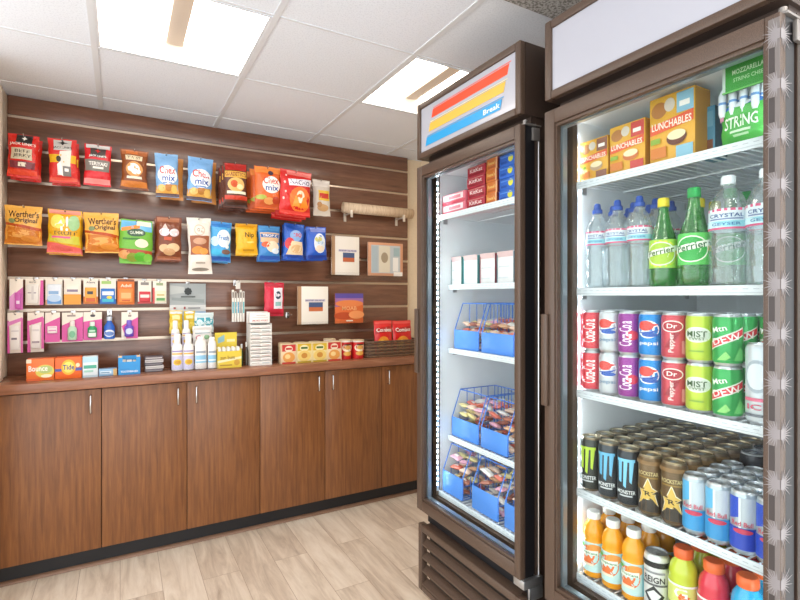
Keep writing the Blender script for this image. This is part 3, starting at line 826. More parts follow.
card((45.5, 279, 62.5, 305), CR, [('r', 0, 0, .1, .2, 'd9a070')], 'cream card with a light blue and white pouch in the upper row', ('box', .12, .03, .95, .80, .012, 'dfe6ee', [('r', 0, .02, 1, .32, '5f96d4'), ('r', .1, .5, .8, .66, '8ab0d8'), ('e', .5, .3, .5, .18, 'b8d0ea')]))
card((64, 279, 81, 304.5), CR, [('r', 0, .0, 1, .40, 'e79b2e'), ('r', .1, .56, .9, .7, 'c9a890'), ('t', 'relief', .5, .63, .6, .08, '7a5a4a')], 'cream card with a plain orange lower half in the upper row', ('box', .1, .42, .9, .80, .006, 'f3e8d8', [('r', .1, .2, .9, .45, '8a7a90')]))
card((83.5, 279, 98, 304), CR, [('r', 0, 0, 1, .30, 'd9742a'), ('t', 'Aleve', .5, .87, .6, .08, '6a5a50')], 'small cream card with an orange and yellow medicine pack, fifth in the upper row', ('box', .1, .06, .9, .66, .01, 'e6a23a', [('r', .2, .55, .7, .75, '3a3a40'), ('r', .1, .05, .9, .3, 'ca5a24')]))
card((100, 279, 116, 304), CR, [('r', 0, 0, 1, .2, '2f6cb8'), ('r', .1, .80, .7, .92, 'a0c468')], 'cream card with a deep blue and teal pack in the upper row', ('box', .06, .03, .94, .62, .01, '2f74c4', [('r', .1, .55, .9, .8, 'e9eef4'), ('r', .1, .1, .9, .3, '38b4c8'), ('e', .6, .4, .2, .1, 'e8d040')]))
card((117.5, 279, 134.5, 304.5), 'dd742c', [('r', .02, .90, .98, .98, '8a5030'), ('t', 'Advil', .5, .74, .62, .12, 'f6e6d0')], 'solid orange card with white lettering in the upper row', ('box', .1, .08, .9, .62, .008, 'e58a3c', [('r', .15, .3, .85, .7, 'f0b070'), ('r', .2, .1, .8, .2, 'c25a20')]))
card((138, 280.5, 151.5, 303.5), CR, [('r', .2, .8, .8, .92, '8a8480'), ('r', .0, 0, 1, .08, 'c83a3a')], 'small cream card with a red medicine pack in the upper row', ('box', .08, .08, .92, .52, .009, 'c9343c', [('r', .1, .4, .9, .7, 'eed8d0')]))
card((152.8, 281, 166.5, 303.5), CR, [('r', .25, .8, .75, .92, '9aa880'), ('r', 0, 0, .14, .7, 'd04a48')], 'small cream card with a green pack, rightmost of the upper row', ('box', .18, .08, .95, .56, .009, 'dfe0c0', [('r', .1, .1, .9, .35, '5c9a58'), ('r', .15, .55, .85, .7, 'c8b070')]))
# lower row
card((7.5, 312.5, 23, 353), CR, [('q', [(0, 0), (.16, 0), (.1, .8), (0, .8)], P), ('q', [(.0, .76), (.95, .88), (1, .8), (0, .66)], 'd87ab8'), ('q', [(.86, .0), (1, 0), (1, .86), (.86, .82)], 'dd6aac')],
     'tall cream and pink brush card at the left end of the lower row', ('box', .22, .08, .82, .68, .014, 'e9e2dc', [('r', .1, .42, .7, .5, '7a7078'), ('r', .1, .75, .9, .8, 'cfc6c4')]))
card((27.5, 312.5, 44, 352), CR, [('q', [(0, 0), (.2, 0), (.1, .8), (0, .8)], P), ('q', [(.0, .78), (.95, .90), (1, .78), (0, .66)], P), ('q', [(.84, .08), (1, .08), (1, .86), (.84, .82)], 'd8589e')],
     'tall cream and pink brush card, second in the lower row', ('box', .24, .10, .80, .70, .014, 'ece4de', [('r', .1, .22, .9, .3, '9a8a90'), ('r', .1, .72, .9, .8, 'd8cfcc')]))
card((45, 312.5, 60, 342), CR, [('q', [(0, 0), (1, 0), (1, .84), (0, .62)], P)], 'pink card with two stacked white compacts in the lower row', ('box', .18, .30, .82, .54, .010, 'f2e6e6', [('r', .1, .3, .9, .5, 'd88ab4'), ('r', .1, .7, .9, .9, 'e8c8d4')]))
card((62, 312.5, 83, 341.5), CR, [('q', [(0, 0), (1, 0), (1, .86), (0, .56)], P), ('r', .25, .86, .65, .92, '9a8a84')], 'pink card with a pale green round-bottomed bottle in the lower row', ('bottle', .5, .06, .72, .44, 'bcdcc0', 'e8e0d8', [('e', .5, .5, .3, .3, '7ab890')]))
card((83.5, 312, 102, 340), CR, [('q', [(0, .0), (1, 0), (1, .74), (0, .66)], P), ('e', .5, .87, .14, .05, '4a4448')], 'pink card with a green-capped bottle in the lower row', ('bottle', .48, .1, .66, .5, '2f9a62', 'd8e8da', [('r', .1, .1, .9, .5, 'eef2ea'), ('r', .2, .62, .8, .8, 'bfe0c8')]))
card((121.5, 312, 138, 338.5), CR, [('q', [(.3, 0), (1, 0), (1, .80), (.0, .48)], P), ('r', .4, .82, .6, .9, '9a8a84')], 'pink and cream card with a purple bottle, rightmost of the lower row', ('bottle', .46, .08, .7, .56, '6a48b4', '7a58c0', [('e', .5, .55, .36, .3, 'd0d8f0')]))
# loose blue bottle on its hanger
a = wallp(103.8, 311, YCARD); b = wallp(115, 339, YCARD); w = b.x - a.x; top = wallp(109.4, 311, YCARD); h = top.z - wallp(109.4, 339, YCARD).z
root = empty('mouthwash_bottle', (top.x, YCARD, top.z - h), 'small blue mouthwash bottle on a clear hang tab in the lower row', 'bottle')
mb = MB().m(mat('2c62c0', .2)); mb.xf = Matrix.Diagonal((1, .6, 1, 1))
r = w / 2
prof = [(r * .8, 0), (r, .004), (r, h * .34), (r * .94, h * .46), (r * .45, h * .60), (r * .42, h * .66)]
mb.lathe(prof, n=22)
S = lambda u, v, l=0: Vector((r * 1.004 * math.sin((u - .5) * 2.5), -(r * 1.004 + l * 2) * math.cos((u - .5) * 2.5), h * (.06 + .30 * v)))
mb.decals(S, [('e', .5, .5, .42, .42, 'e2e8f0'), ('e', .5, .45, .3, .26, '6a8ac8')], .0004, 6)
mb.build('bottle', root)
MB().m(mat('d0d8e4', .3)).lathe([(r * .48, h * .661), (r * .48, h * .78), (r * .4, h * .8)], n=16).build('cap', root)
MB().m(M_ACRYLIC).box(-r * .5, .0, h * .62, r * .5, .0012, h).build('hang_tab', root)
peg_hook(top.x, top.z - .05 * h, YCARD - .03, 'small hook holding the blue mouthwash bottle', True)

# --- grey poster card behind the bottle display
a = wallp(170, 283.5, 3.262); b = wallp(206, 330, 3.262)
w = b.x - a.x; top = wallp(188, 283.5, 3.262); h = top.z - wallp(188, 330, 3.262).z
mb = MB().m(mat('aab0b0', .5)).box(-w / 2, -.0012, -h, w / 2, .0012, 0)
S = lambda u, v, l=0: Vector(((u - .5) * w, -.0012 - l, (v - 1) * h))
sp = [('r', .0, .40, 1, .54, 'd9d9d6'), ('r', 0, .0, 1, .40, '9dbbd8'), ('q', [(.05, .64), (.95, .58), (.95, .66), (.05, .70)], '949c9a'), ('q', [(.0, .76), (.4, .80), (.4, .92), (0, .96)], 'c2c6c2')]
for i in range(8):
    t = i * math.pi / 4; sp.append(('e', .5 + .075 * math.cos(t), .83 + .055 * math.sin(t), .034, .028, '2e3432'))
sp += [('e', .5, .83, .05, .04, '2e3432'), ('r', .1, .455, .16, .49, '9a3a3a'), ('r', .38, .45, .43, .50, '9a3a3a'), ('r', .5, .46, .84, .485, '8a8a8a'), ('r', .3, .70, .7, .73, '5a605c')]
mb.decals(S, sp, .0004, 2)
o = mb.build('poster_card', None, 35, top); tag(o, 'grey and pale blue display card with a dark rosette behind the sunscreen bottles', 'sign card')
peg_hook(top.x, top.z - .006, 3.25, 'small hook holding the grey display card', True)

# --- bundle of white tools on a hook
ta = wallp(238, 281, 3.19); hz = ta.z
root = empty('nail_tool_bundle', (ta.x, 3.19, hz), 'bundle of small white toothbrush packs hanging from a hook left of the red pouch', 'toiletry pack')
MB().m(mat('d8d4cc', .4)).box(-.014, -.001, -.05, .014, .001, .0, .0008).build('hang_strap', root)
rr = random.Random(4)
for i in range(5):
    x = -.032 + .016 * i
    mb = MB().m(mat('e6e2da', .35)).box(x - .007, -.012 + .004 * (i % 2), -.255, x + .0065, -.004 + .004 * (i % 2), -.055 - .01 * (i % 3), .003)
    mb.m(mat(['4aa6b4', '6ab0b8', '58a0c0', '8a8a88', '58b0b4'][i], .4)).box(x - .004, -.0125 + .004 * (i % 2), -.20, x + .0035, -.0118 + .004 * (i % 2), -.13)
    mb.m(mat('6f6459', .5)).box(x - .004, -.0125 + .004 * (i % 2), -.105, x + .0035, -.0118 + .004 * (i % 2), -.07)
    mb.build('tool', root)
peg_hook(ta.x, hz - .008, 3.15, 'hook holding the bundle of white toothbrush packs')

# --- red pouch
hang_bag((264.5, 282.5, 284, 316), 3.16, .04, 'cf2440', [
    ('r', .44, .22, .90, .84, 'e8e2ea'), ('e', .66, .62, .15, .12, '3c4a5c'), ('e', .66, .62, .06, .05, 'e8e2ea'), ('r', .52, .30, .82, .42, '8ab8b4'), ('r', .05, .88, .95, .97, 'b81c34'), ('r', .04, .03, .96, .10, 'b01a32')],
    'crimson red pouch with a white label hanging right of the toothbrush packs', 'snack_pouch', 'snack pouch', None, yaw=.04, waist=0)
hp = wallp(288, 315, 3.26)
peg_hook(hp.x, hp.z, 3.18, 'empty display hook with a tip below and right of the red pouch')

# ================================================================== ON THE COUNTER
ZT = ZCT + .0005
def cbox(cx, cy, w, d, h, color, specs, label, name, cat, group=None, yaw=0.0, z=ZT, top=None, rough=.4, side_specs=None, fin=.4):
    """a printed carton standing on something; front face towards -Y"""
    mb = MB().m(mat(color, rough)).box(-w / 2, -d / 2, 0, w / 2, d / 2, h, .0012)
    S = lambda u, v, l=0: Vector(((u - .5) * w, -d / 2 - l, v * h))
    mb.decals(S, specs, .0004, 1, fin)
    if top: mb.decals(lambda u, v, l=0: Vector(((u - .5) * w, (v - .5) * d, h + l)), top, .0004, 1, fin)
    if side_specs: mb.decals(lambda u, v, l=0: Vector((-w / 2 - l, (.5 - u) * d, v * h)), side_specs, .0004, 1, fin)
    o = mb.build(name, None, 35, (cx, cy, z), yaw)
    tag(o, label, cat, group)
    return o
def on_counter(x0, x1, ytop, ybot, Yf):
    a = wallp(x0, ybot, Yf); b = wallp(x1, ybot, Yf); xm = (x0 + x1) / 2
    h = wallp(xm, ytop, Yf).z - ZCT
    return a.x, b.x, h
YF = 3.03
a, b, h = on_counter(26, 54.5, 359, 384, YF)
cbox((a + b) / 2, YF + .035, b - a - .002, .07, h, 'e9722a', [('r', 0, .82, .18, 1, 'f0dcc0'), ('e', .66, .42, .34, .30, 'd8c850'), ('e', .68, .5, .26, .18, 'b0c070'), ('t', 'Bounce', .42, .56, .68, .26, 'fbf4e8'), ('r', .02, .0, .5, .10, 'd85a1c'), ('e', .72, .2, .2, .08, 'f2e6c0')],
     'orange dryer-sheet box with a yellow-green oval at the left end of the counter', 'laundry_box', 'box')
a, b, h = on_counter(54.8, 82, 357.5, 381.5, YF)
cbox((a + b) / 2, YF + .035, b - a - .002, .07, h, 'e8661f', [('e', .5, .54, .27, .36, 'f0b428'), ('e', .5, .54, .2, .26, 'f6d860'), ('t', 'Tide', .5, .54, .44, .24, '28408c'), ('r', 0, .36, .24, .48, '4a58a0'), ('r', .76, .36, 1, .5, '4a58a0'), ('e', .85, .62, .08, .1, 'f4d8b0')],
     'orange detergent box with a yellow circle on the counter', 'laundry_box', 'box')
a, b, h = on_counter(82.3, 98, 356.5, 379.5, YF)
cbox((a + b) / 2, YF + .03, b - a - .002, .06, h, 'dbe2e4', [('r', 0, .72, 1, .98, 'b0d4e4'), ('r', .08, .42, .92, .58, '48a68c'), ('r', .1, .24, .7, .34, '9ac8b8'), ('r', .0, .0, 1, .1, 'b8c8d0')],
     'white and pale blue carton with a green band beside the detergent box', 'carton', 'box')
a, b, h = on_counter(98.5, 117, 369, 377, YF + .01)
cbox((a + b) / 2, YF + .035, b - a - .002, .05, h, '8fb6d4', [('r', .08, .3, .7, .7, 'd8e6ee'), ('r', .8, 0, 1, 1, 'd0a868'), ('r', .1, .42, .6, .55, '5a88b0')],
     'small flat light blue carton lying in front of the slatwall', 'carton', 'box')
# open blue display box with cut-out front
a, b, h = on_counter(118, 140.5, 354, 376.5, YF)
w = b - a - .002; d = .07
root = empty('display_box', ((a + b) / 2, YF + .035, ZT), 'bright blue open display box with raised corners on the counter', 'display box')
mb = MB().m(mat('2a8fd0', .4))
hf = h * .62
mb.box(-w / 2, -d / 2, 0, w / 2, -d / 2 + .003, hf)
mb.box(-w / 2, -d / 2, hf, -w / 2 + w * .20, -d / 2 + .003, h * .92); mb.box(w / 2 - w * .2, -d / 2, hf, w / 2, -d / 2 + .003, h * .92)
mb.box(-w / 2, -d / 2 + .003, 0, -w / 2 + .003, d / 2, h * .92); mb.box(w / 2 - .003, -d / 2 + .003, 0, w / 2, d / 2, h * .92)
mb.box(-w / 2 + .003, d / 2 - .003, 0, w / 2 - .003, d / 2, h * .86); mb.box(-w / 2 + .003, -d / 2 + .003, 0, w / 2 - .003, d / 2 - .003, .003)
mb.m(mat('dcb890', .5))
for s in (-1, 1): mb.box(s * w / 2 * .99, -d / 2 - .0005, h * .84, s * (w / 2 - w * .17), -d / 2 + .0034, h * .925)
S = lambda u, v, l=0: Vector(((u - .5) * w, -d / 2 - l, v * hf))
mb.decals(S, [('t', 'TOOTHBRUSH', .5, .24, .78, .16, 'eef4fa'), ('r', .1, .42, .5, .46, '1f7ab8')], .0004, 1)
mb.build('box', root)
for i in range(3):
    x = (i - 1) * w * .28
    cbox(root.location.x + x, YF + .037, w * .24, .05, hf * 1.06 - i * .002, ['e3dccb', 'e9e4d8', 'dfd6c4'][i], [], ['small cream pack at the left inside the blue display box', 'small cream pack in the middle of the blue display box', 'small cream pack at the right inside the blue display box'][i], 'small_pack', 'pack', z=ZT + .0035)
# pile of flat dark and white packs
a, b, _ = on_counter(144.5, 163.5, 360, 373, YF + .03)
for i in range(5):
    jx = [0, .003, -.002, .002, -.001][i]
    cbox((a + b) / 2 + jx, YF + .075, b - a - .004, .08, .0165, ['5a5358', 'd6d0cc', '4e484e', 'cfc8c6', '605860'][i], [('r', .05, .3, .95, .7, ['8a8488', 'b4aca8', '7a7478', 'a8a09c', 'b8b0ac'][i])],
         ['dark flat pack at the bottom of the small pile', 'white flat pack second from the bottom of the small pile', 'dark flat pack in the middle of the small pile', 'white flat pack second from the top of the small pile', 'grey flat pack on top of the small pile'][i], 'flat_pack', 'pack', 'pile of flat packs on the counter', z=ZT + i * .0172)

# --- tiered clear display of sunscreens
def toiletry_bottle(x, y, z, w, d, h, col, capcol, specs, label, cap_h=.22, tilt=0, round_=False, name='sunscreen_bottle'):
    root = empty(name, (x, y, z), label, 'bottle', 'sunscreens in the clear counter display')
    r = w / 2; bh = h * (1 - cap_h)
    mb = MB().m(mat(col, .35)); mb.xf = Matrix.Diagonal((1, d / w, 1, 1))
    mb.lathe([(r * .9, 0), (r, .004), (r, bh * .82), (r * .86, bh * .93), (r * .55, bh)], n=22)
    S = lambda u, v, l=0: Vector(((r + l) * math.sin((u - .5) * 2.6), -(r + l * 2) * math.cos((u - .5) * 2.6), bh * (.03 + .8 * v)))
    mb.decals(S, specs, .0004, 6); mb.build('bottle', root)
    m2 = MB().m(mat(capcol, .35)); m2.xf = Matrix.Diagonal((1, max(d / w, .8), 1, 1))
    m2.lathe([(r * .6, bh + .0003), (r * .6, h * .98), (r * .5, h)], n=18).build('cap', root)
    return root
xa = wallp(172, 374, 3.02).x; xb = wallp(218, 371, 3.02).x
WD = xb - xa
root = empty('tiered_display', ((xa + xb) / 2, 3.10, ZT), 'clear tiered acrylic display filled with sunscreens on the counter', 'display stand')
mb = MB().m(M_ACRYLIC)
mb.box(-WD / 2, -.085, 0, WD / 2, .10, .003)
mb.box(-WD / 2, -.088, 0, WD / 2, -.085, .035)
mb.box(-WD / 2, -.022, .003, WD / 2, -.019, .13); mb.box(-WD / 2, -.019, .127, WD / 2, .04, .13)
mb.box(-WD / 2, .04, .003, WD / 2, .043, .20); mb.box(-WD / 2, .043, .197, WD / 2, .10, .20)
for s in (-1, 1): mb.box(s * WD / 2, -.088, 0, s * (WD / 2 + .003), .10, .04)
mb.build('stand', root)
X0 = xa
spray = [('r', 0, .0, 1, .62, 'c9c4e0'), ('e', .5, .34, .3, .14, 'e8c840'), ('e', .5, .34, .2, .09, 'd09a2c'), ('r', .1, .70, .9, .76, 'e8b040'), ('r', .1, .82, .9, .88, '9a8ac0')]
blue = [('r', .02, .22, .98, .55, '8ec4e0'), ('r', .15, .64, .85, .74, '9aa6b0'), ('r', .15, .3, .85, .36, 'eaf2f6')]
for i, (f, ww, hh, sp, lab) in enumerate([
    (.12, .058, .205, spray, 'white spray sunscreen with a yellow sun, front row far left'),
    (.36, .056, .203, spray, 'white spray sunscreen with a yellow sun, front row second from left'),
    (.63, .064, .185, blue, 'wide white and light blue sunscreen, front row third from left'),
    (.885, .048, .180, blue, 'narrow white and light blue sunscreen, front row far right')]):
    toiletry_bottle(X0 + WD * f, 3.05, ZT + .0035, ww, .036, hh, 'ece8e2', 'f2efe9', sp, lab, .26 if i < 2 else .10)
for f, ww, hh, sp, lab in [(.10, .044, .15, spray, 'white sunscreen spray in the middle tier, left'), (.34, .044, .15, spray, 'white sunscreen spray in the middle tier, second from left')]:
    toiletry_bottle(X0 + WD * f, 3.11, ZT + .1305, ww, .034, hh, 'ece8e2', 'f2efe9', sp, lab, .3)
for f, w_, h_, col, sp, lab in [(.70, .105, .115, 'e9e6e2', [('e', .3, .42, .14, .12, 'd88a9a'), ('e', .72, .42, .14, .12, '8ab48a'), ('r', .06, .80, .94, .92, 'c8c4c0'), ('r', .1, .62, .9, .66, '9ab0b8')], 'white wipes pouch with two small pictures in the middle tier')]:
    S = pillow_fn(w_, h_, .03, 44, .05, .0)
    mb = MB().m(mat(col, .35)); pillow(mb, S); mb.decals(S, sp, .0006, 6)
    o = mb.build('wipes_pouch', None, 60, (X0 + WD * f, 3.115, ZT + .1315 + h_)); tag(o, lab, 'pouch', 'sunscreens in the clear counter display')
for f, w_, h_, col, sp, lab in [(.14, .070, .135, 'dcb92c', [('r', .05, .1, .95, .5, 'e8d460'), ('r', .2, .62, .8, .8, 'f0e4a0'), ('r', .05, .86, .95, .96, 'd0d8d8')], 'yellow wipes pouch on the top tier, left of two'),
                                (.44, .062, .132, 'd2b428', [('r', .1, .1, .9, .5, 'e4cc50'), ('r', .2, .66, .8, .8, 'e8e0b0'), ('e', .5, .93, .4, .05, 'e6ecec')], 'yellow wipes pouch on the top tier, right of two'),
                                (.76, .115, .12, 'd8e4e4', [('r', .04, .30, .96, .76, '3f9fae'), ('e', .3, .52, .14, .16, 'd8eef0'), ('t', 'aloe', .62, .52, .4, .2, 'e8f4f4'), ('r', .05, .82, .95, .95, 'c4d4d6')], 'teal and white wipes pouch on the top tier')]:
    S = pillow_fn(w_, h_, .03, 60 + f * 10, .05, .0)
    mb = MB().m(mat(col, .35)); pillow(mb, S); mb.decals(S, sp, .0006, 6)
    o = mb.build('wipes_pouch', None, 60, (X0 + WD * f, 3.175, ZT + .2015 + h_)); tag(o, lab, 'pouch', 'sunscreens in the clear counter display')

# --- yellow counter display with tall back card
a, b, h = on_counter(217.5, 241.5, 347, 371, 3.03)
w = b - a; root = empty('display_box', ((a + b) / 2, 3.075, ZT), 'yellow display box of small white packs with a tall back card', 'display box')
ht = wallp(226, 332.5, 3.12).z - ZT
mb = MB().m(mat('dfc33c', .4))
mb.box(-w / 2, -.045, 0, w / 2, -.042, h * .80); mb.box(-w / 2, -.042, 0, -w / 2 + .003, .045, h * .9); mb.box(w / 2 - .003, -.042, 0, w / 2, .045, h * .9)
mb.box(-w / 2, -.042, 0, w / 2, .045, .003)
S = lambda u, v, l=0: Vector(((u - .5) * w, -.045 - l, v * h * .8))
mb.decals(S, [('q', [(0, .30), (1, .52), (1, .66), (0, .44)], 'e9dfae'), ('r', .1, .12, .6, .2, 'b08a28'), ('t', 'sun bum', .42, .62, .6, .22, '8a6a20'), ('e', .8, .3, .12, .18, 'c89a30')], .0004, 1)
mb.build('tray', root)
mb = MB().m(mat('e3c83a', .4)).box(-w / 2, .045, 0, w / 2 * .86, .048, ht)
S = lambda u, v, l=0: Vector(((u - .5) * w, .045 - l, v * ht))
mb.decals(S, [('q', [(.12, .68), (.4, .74), (.4, .94), (.12, .84)], '8ab8c0'), ('r', .5, .72, .85, .8, 'efe2a0')], .0004, 1)
mb.build('back_card', root)
for k in range(2):
    for i in range(5):
        x = root.location.x - w / 2 + w * (i + .5) / 5
        o = MB().m(mat('ece9df', .4)).lathe([(w * .075, 0), (w * .08, .004), (w * .08, h * .84), (w * .05, h * .95)], n=14).build('lip_balm', None, 40, (x, 3.053 + k * .035, ZT + .0035))
        tag(o, 'white lip balm tube standing in the yellow display box', 'lip balm', 'lip balms in the yellow display box')

# --- two slim dark bottles
for px, yt, r, lab, col in ((241.5, 344, .011, 'slim dark green bottle beside the yellow display box', '3c4a2a'), (246.5, 342, .0115, 'slim dark bottle beside the white lip balm tower', '4a4038')):
    p = wallp(px, 367, 3.10); hh = wallp(px, yt, 3.10).z - ZT
    root = empty('slim_bottle', (p.x, 3.10, ZT), lab, 'bottle')
    MB().m(mat(col, .2)).lathe([(r, 0), (r, hh * .6), (r * .5, hh * .74), (r * .5, hh * .8)], n=16).build('bottle', root)
    MB().m(mat('c8c8c2', .3)).lathe([(r * .58, hh * .801), (r * .58, hh)], n=14).build('cap', root)

# --- white tower of small packs
a, b, h = on_counter(250.5, 272, 312, 366, 3.04)
w = b - a
root = empty('tower_display', ((a + b) / 2, 3.095, ZT), 'tall white counter tower stacked with small white packs', 'display stand')
mb = MB().m(mat('e9e6e1', .4)).box(-w / 2, .05, 0, w / 2, .054, h)
mb.box(-w / 2, -.055, 0, w / 2, .05, .006)
for s in (-1, 1): mb.box(s * w / 2, -.05, .006, s * (w / 2 - .003), .05, h * .78)
mb.build('frame', root)
mb = MB().m(mat('f0ede8', .4)).box(-w / 2 * .94, -.02, h * .79, w / 2 * .94, .0495, h * .985, .003)
S = lambda u, v, l=0: Vector(((u - .5) * w * .94, -.02 - l, h * (.79 + .195 * v)))
mb.decals(S, [('t', 'SMOKE AWAY', .5, .22, .8, .18, 'c05a50'), ('r', .1, .5, .9, .56, 'd0c8c4'), ('r', .3, .7, .8, .76, 'c0b8b8')], .0004, 1)
mb.build('header', root)
nrow = 11
for i in range(nrow):
    for k in range(2):
        wz = (h * .77 - .01) / nrow
        cbox(root.location.x + (k - .5) * (w - .008) / 2, 3.092, (w - .010) / 2, .082, wz * .82, ['efece6', 'e6e2dc'][(i + k) % 2], [('r', .12, .25, .88, .5, ['b8aca8', 'c8a8a0', 'a8b0b4'][(i + 2 * k) % 3])],
             'small white pack stacked in the tall counter tower', 'small_pack', 'pack', 'small packs in the white tower', z=ZT + .0065 + i * wz)

# --- noodle cups in a row
def cup(x, y, z, w, h, base, specs, label, name='noodle_cup', cat='noodle cup', round_=True):
    root = empty(name, (x, y, z), label, cat, 'noodle cups behind and beside the cartons')
    r = w / 2
    mb = MB().m(mat(base, .4)).lathe([(r * .86, 0), (r * .88, .004), (r * .98, h * .95)], n=26)
    S = lambda u, v, l=0: Vector(((r * (.88 + .10 * v) + l) * math.sin((u - .5) * 2.7), -(r * (.88 + .10 * v) + l) * math.cos((u - .5) * 2.7), .004 + (h * .95 - .004) * v))
    mb.decals(S, specs, .0005, 7); mb.build('cup', root)
    MB().m(mat('dcc8a4', .4)).lathe([(r * .99, h * .951), (r * 1.01, h * .965), (r * 1.0, h * .985), (r * .9, h)], n=26).build('lid', root)
    return root
redc = [('r', 0, .62, 1, .96, 'c8322c'), ('e', .5, .74, .26, .16, 'eedcc0'), ('r', .30, .70, .70, .80, 'c03028'), ('e', .5, .32, .4, .26, 'e09a4c'), ('e', .42, .36, .18, .12, 'f0d090'), ('r', 0, .0, 1, .08, 'c03a30')]
yelc = [('r', 0, .60, 1, .96, 'd8b42c'), ('e', .5, .74, .3, .16, 'f0e2b0'), ('r', .28, .70, .72, .8, '4a6a30'), ('e', .5, .34, .42, .28, 'e8c870'), ('e', .5, .36, .2, .14, 'c88a3a'), ('r', 0, 0, 1, .08, 'b8982c')]
pep = [('r', 0, .0, 1, 1, 'cf2020'), ('e', .5, .60, .34, .22, 'f0e0c0'), ('e', .5, .62, .2, .12, 'd8a050'), ('r', .3, .74, .7, .82, '5a2a1a'), ('e', .5, .28, .26, .12, 'e8b050'), ('r', 0, .92, 1, 1, 'e8dcd0')]
cups = [(281.3, 299.5, 296.5, 344.5, 364.5, redc, 'e8cfa8', 'noodle carton with a red top label, leftmost of the front row'),
        (297, 311.5, None, 344.5, 363.5, yelc, 'ecd9a0', 'noodle carton with a yellow label, second from left in the front row'),
        (312.5, 327, None, 344, 363, yelc, 'ecd9a0', 'noodle carton with a yellow label, third from left in the front row'),
        (327.5, 341, None, 343, 361.5, redc, 'e8cfa8', 'noodle carton with a red top label, just left of the red snack cups')]
cups[0] = (281.5, 296, None, 345.5, 365, redc, 'e8cfa8', cups[0][7])
for x0, x1, _, yt, yb, sp, base, lab in cups:
    a, b, h = on_counter(x0 - .4, x1 + .4, yt - 1.5, yb, 3.03)
    cbox((a + b) / 2, 3.03 + .036, b - a - .002, .072, h, base, sp + [('r', 0, .96, 1, 1, 'dcc8a4'), ('r', 0, 0, .05, 1, base), ('r', .95, 0, 1, 1, base)], lab, 'noodle_carton', 'noodle carton', 'noodle cartons in a row on the counter')
for x0, x1, yt, yb, lab in [(341.8, 353.8, 340.5, 361, 'red snack cup right of the noodle cartons, left of the pair'), (354.2, 366.2, 340.5, 360, 'red snack cup right of the noodle cartons, right of the pair')]:
    a, b, h = on_counter(x0, x1, yt, yb, 3.04)
    cup((a + b) / 2, 3.04 + (b - a) / 2, ZT, (b - a) * 1.03, h * 1.03, 'cf2020', pep, lab, 'snack_cup', 'snack cup')
for i, px in enumerate((285, 300, 315, 330)):
    p = wallp(px, 350, 3.155)
    cup(p.x, 3.165, ZT, .082, .120 + .014 * (i == 3), 'e0c8a0', [redc, yelc, yelc, pep][i],
        ['noodle cup in the back row behind the leftmost front carton', 'noodle cup in the back row, second from left', 'noodle cup in the back row, third from left', 'red noodle cup in the back row, right end'][i])
p = wallp(278.5, 355, 3.06)
mb = MB().m(M_ACRYLIC).box(p.x - .002, 3.03, ZT, p.x + .001, 3.24, ZT + .105)
tag(mb.build('acrylic_divider'), 'clear acrylic divider at the left end of the noodle cartons', 'divider')

# --- wicker basket with two red chip bags
a, b, h = on_counter(366.8, 412, 341, 358.5, 3.03)
b = a + .455
w = b - a; d = .19; y0 = 3.045
root = empty('wicker_basket', ((a + b) / 2, y0 + d / 2, ZT), 'dark brown wicker basket holding two red chip bags at the right end of the counter', 'basket')
M_WICK = mat('5d4535', .5); M_WICK2 = mat('86694f', .5)
hb = h * .98
mb = MB()
per = 56
def basket_pt(k, z, off):
    t = (k % per) / per
    hw, hd = w / 2 - .004, d / 2 - .004
    fl = .93 + .07 * z / hb
    q = t * 4
    cr = 6
    ang = t * 2 * math.pi + math.pi / 4
    cx_, sy_ = math.cos(ang), math.sin(ang)
    m_ = (abs(cx_) ** cr + abs(sy_) ** cr) ** (-1 / cr)
    return Vector(((hw * fl + off) * cx_ * m_, (hd * fl + off) * sy_ * m_, z))
rows = 9
for r_ in range(rows):
    mb.m(M_WICK if r_ % 2 else M_WICK2)
    z = .006 + (hb - .014) * r_ / (rows - 1)
    pts = [basket_pt(k, z, .0042 * (1 if (k + r_) % 2 else -1)) for k in range(per + 1)]
    mb.tube(pts, .0056, 6)
mb.m(M_WICK)
mb.tube([basket_pt(k, hb - .004, 0) for k in range(per + 1)], .008, 8)
mb.box(-w / 2 * .9, -d / 2 * .9, .0, w / 2 * .9, d / 2 * .9, .006)
mb.build('weave', root, 70)
mb = MB().m(M_WICK2)
for k in range(0, per, 2): mb.tube([basket_pt(k, .004, 0), basket_pt(k, hb - .004, 0)], .0042, 6)
mb.build('stakes', root, 70)
chip = [('q', [(.05, .60), (.95, .66), (.95, .82), (.05, .76)], 'a81818'), ('t', 'Combos', .5, .715, .8, .12, W), ('e', .45, .28, .34, .24, 'e8922c'), ('e', .35, .3, .16, .12, 'f4c050'), ('e', .58, .24, .16, .1, 'c85a1c'), ('r', .03, .9, .97, .98, 'e0504a')]
for px0, px1, lab, yw in ((373.5, 391.5, 'red snack bag standing in the wicker basket, left of two', -.05), (391.5, 411, 'red snack bag standing in the wicker basket, right of two', .06)):
    pa, pb = wallp(px0, 320, 3.12), wallp(px1, 320, 3.12)
    ww = pb.x - pa.x; tz = wallp((px0 + px1) / 2, 320.5, 3.12).z; hh = tz - ZT - .014
    S = pillow_fn(ww * .97, hh, .045, px0, .05, .0)
    mb = MB().m(mat('d3201f', .3)); pillow(mb, S)
    sp = []
    mb.decals(S, [(s[0], *s[1:]) for s in chip], .0006, 8)
    o = mb.build('chip_bag', None, 60, ((pa.x + pb.x) / 2, 3.12, tz), yw); o.rotation_euler = (-.10, 0, yw)
    tag(o, lab, 'snack bag', 'red snack bags in the wicker basket')

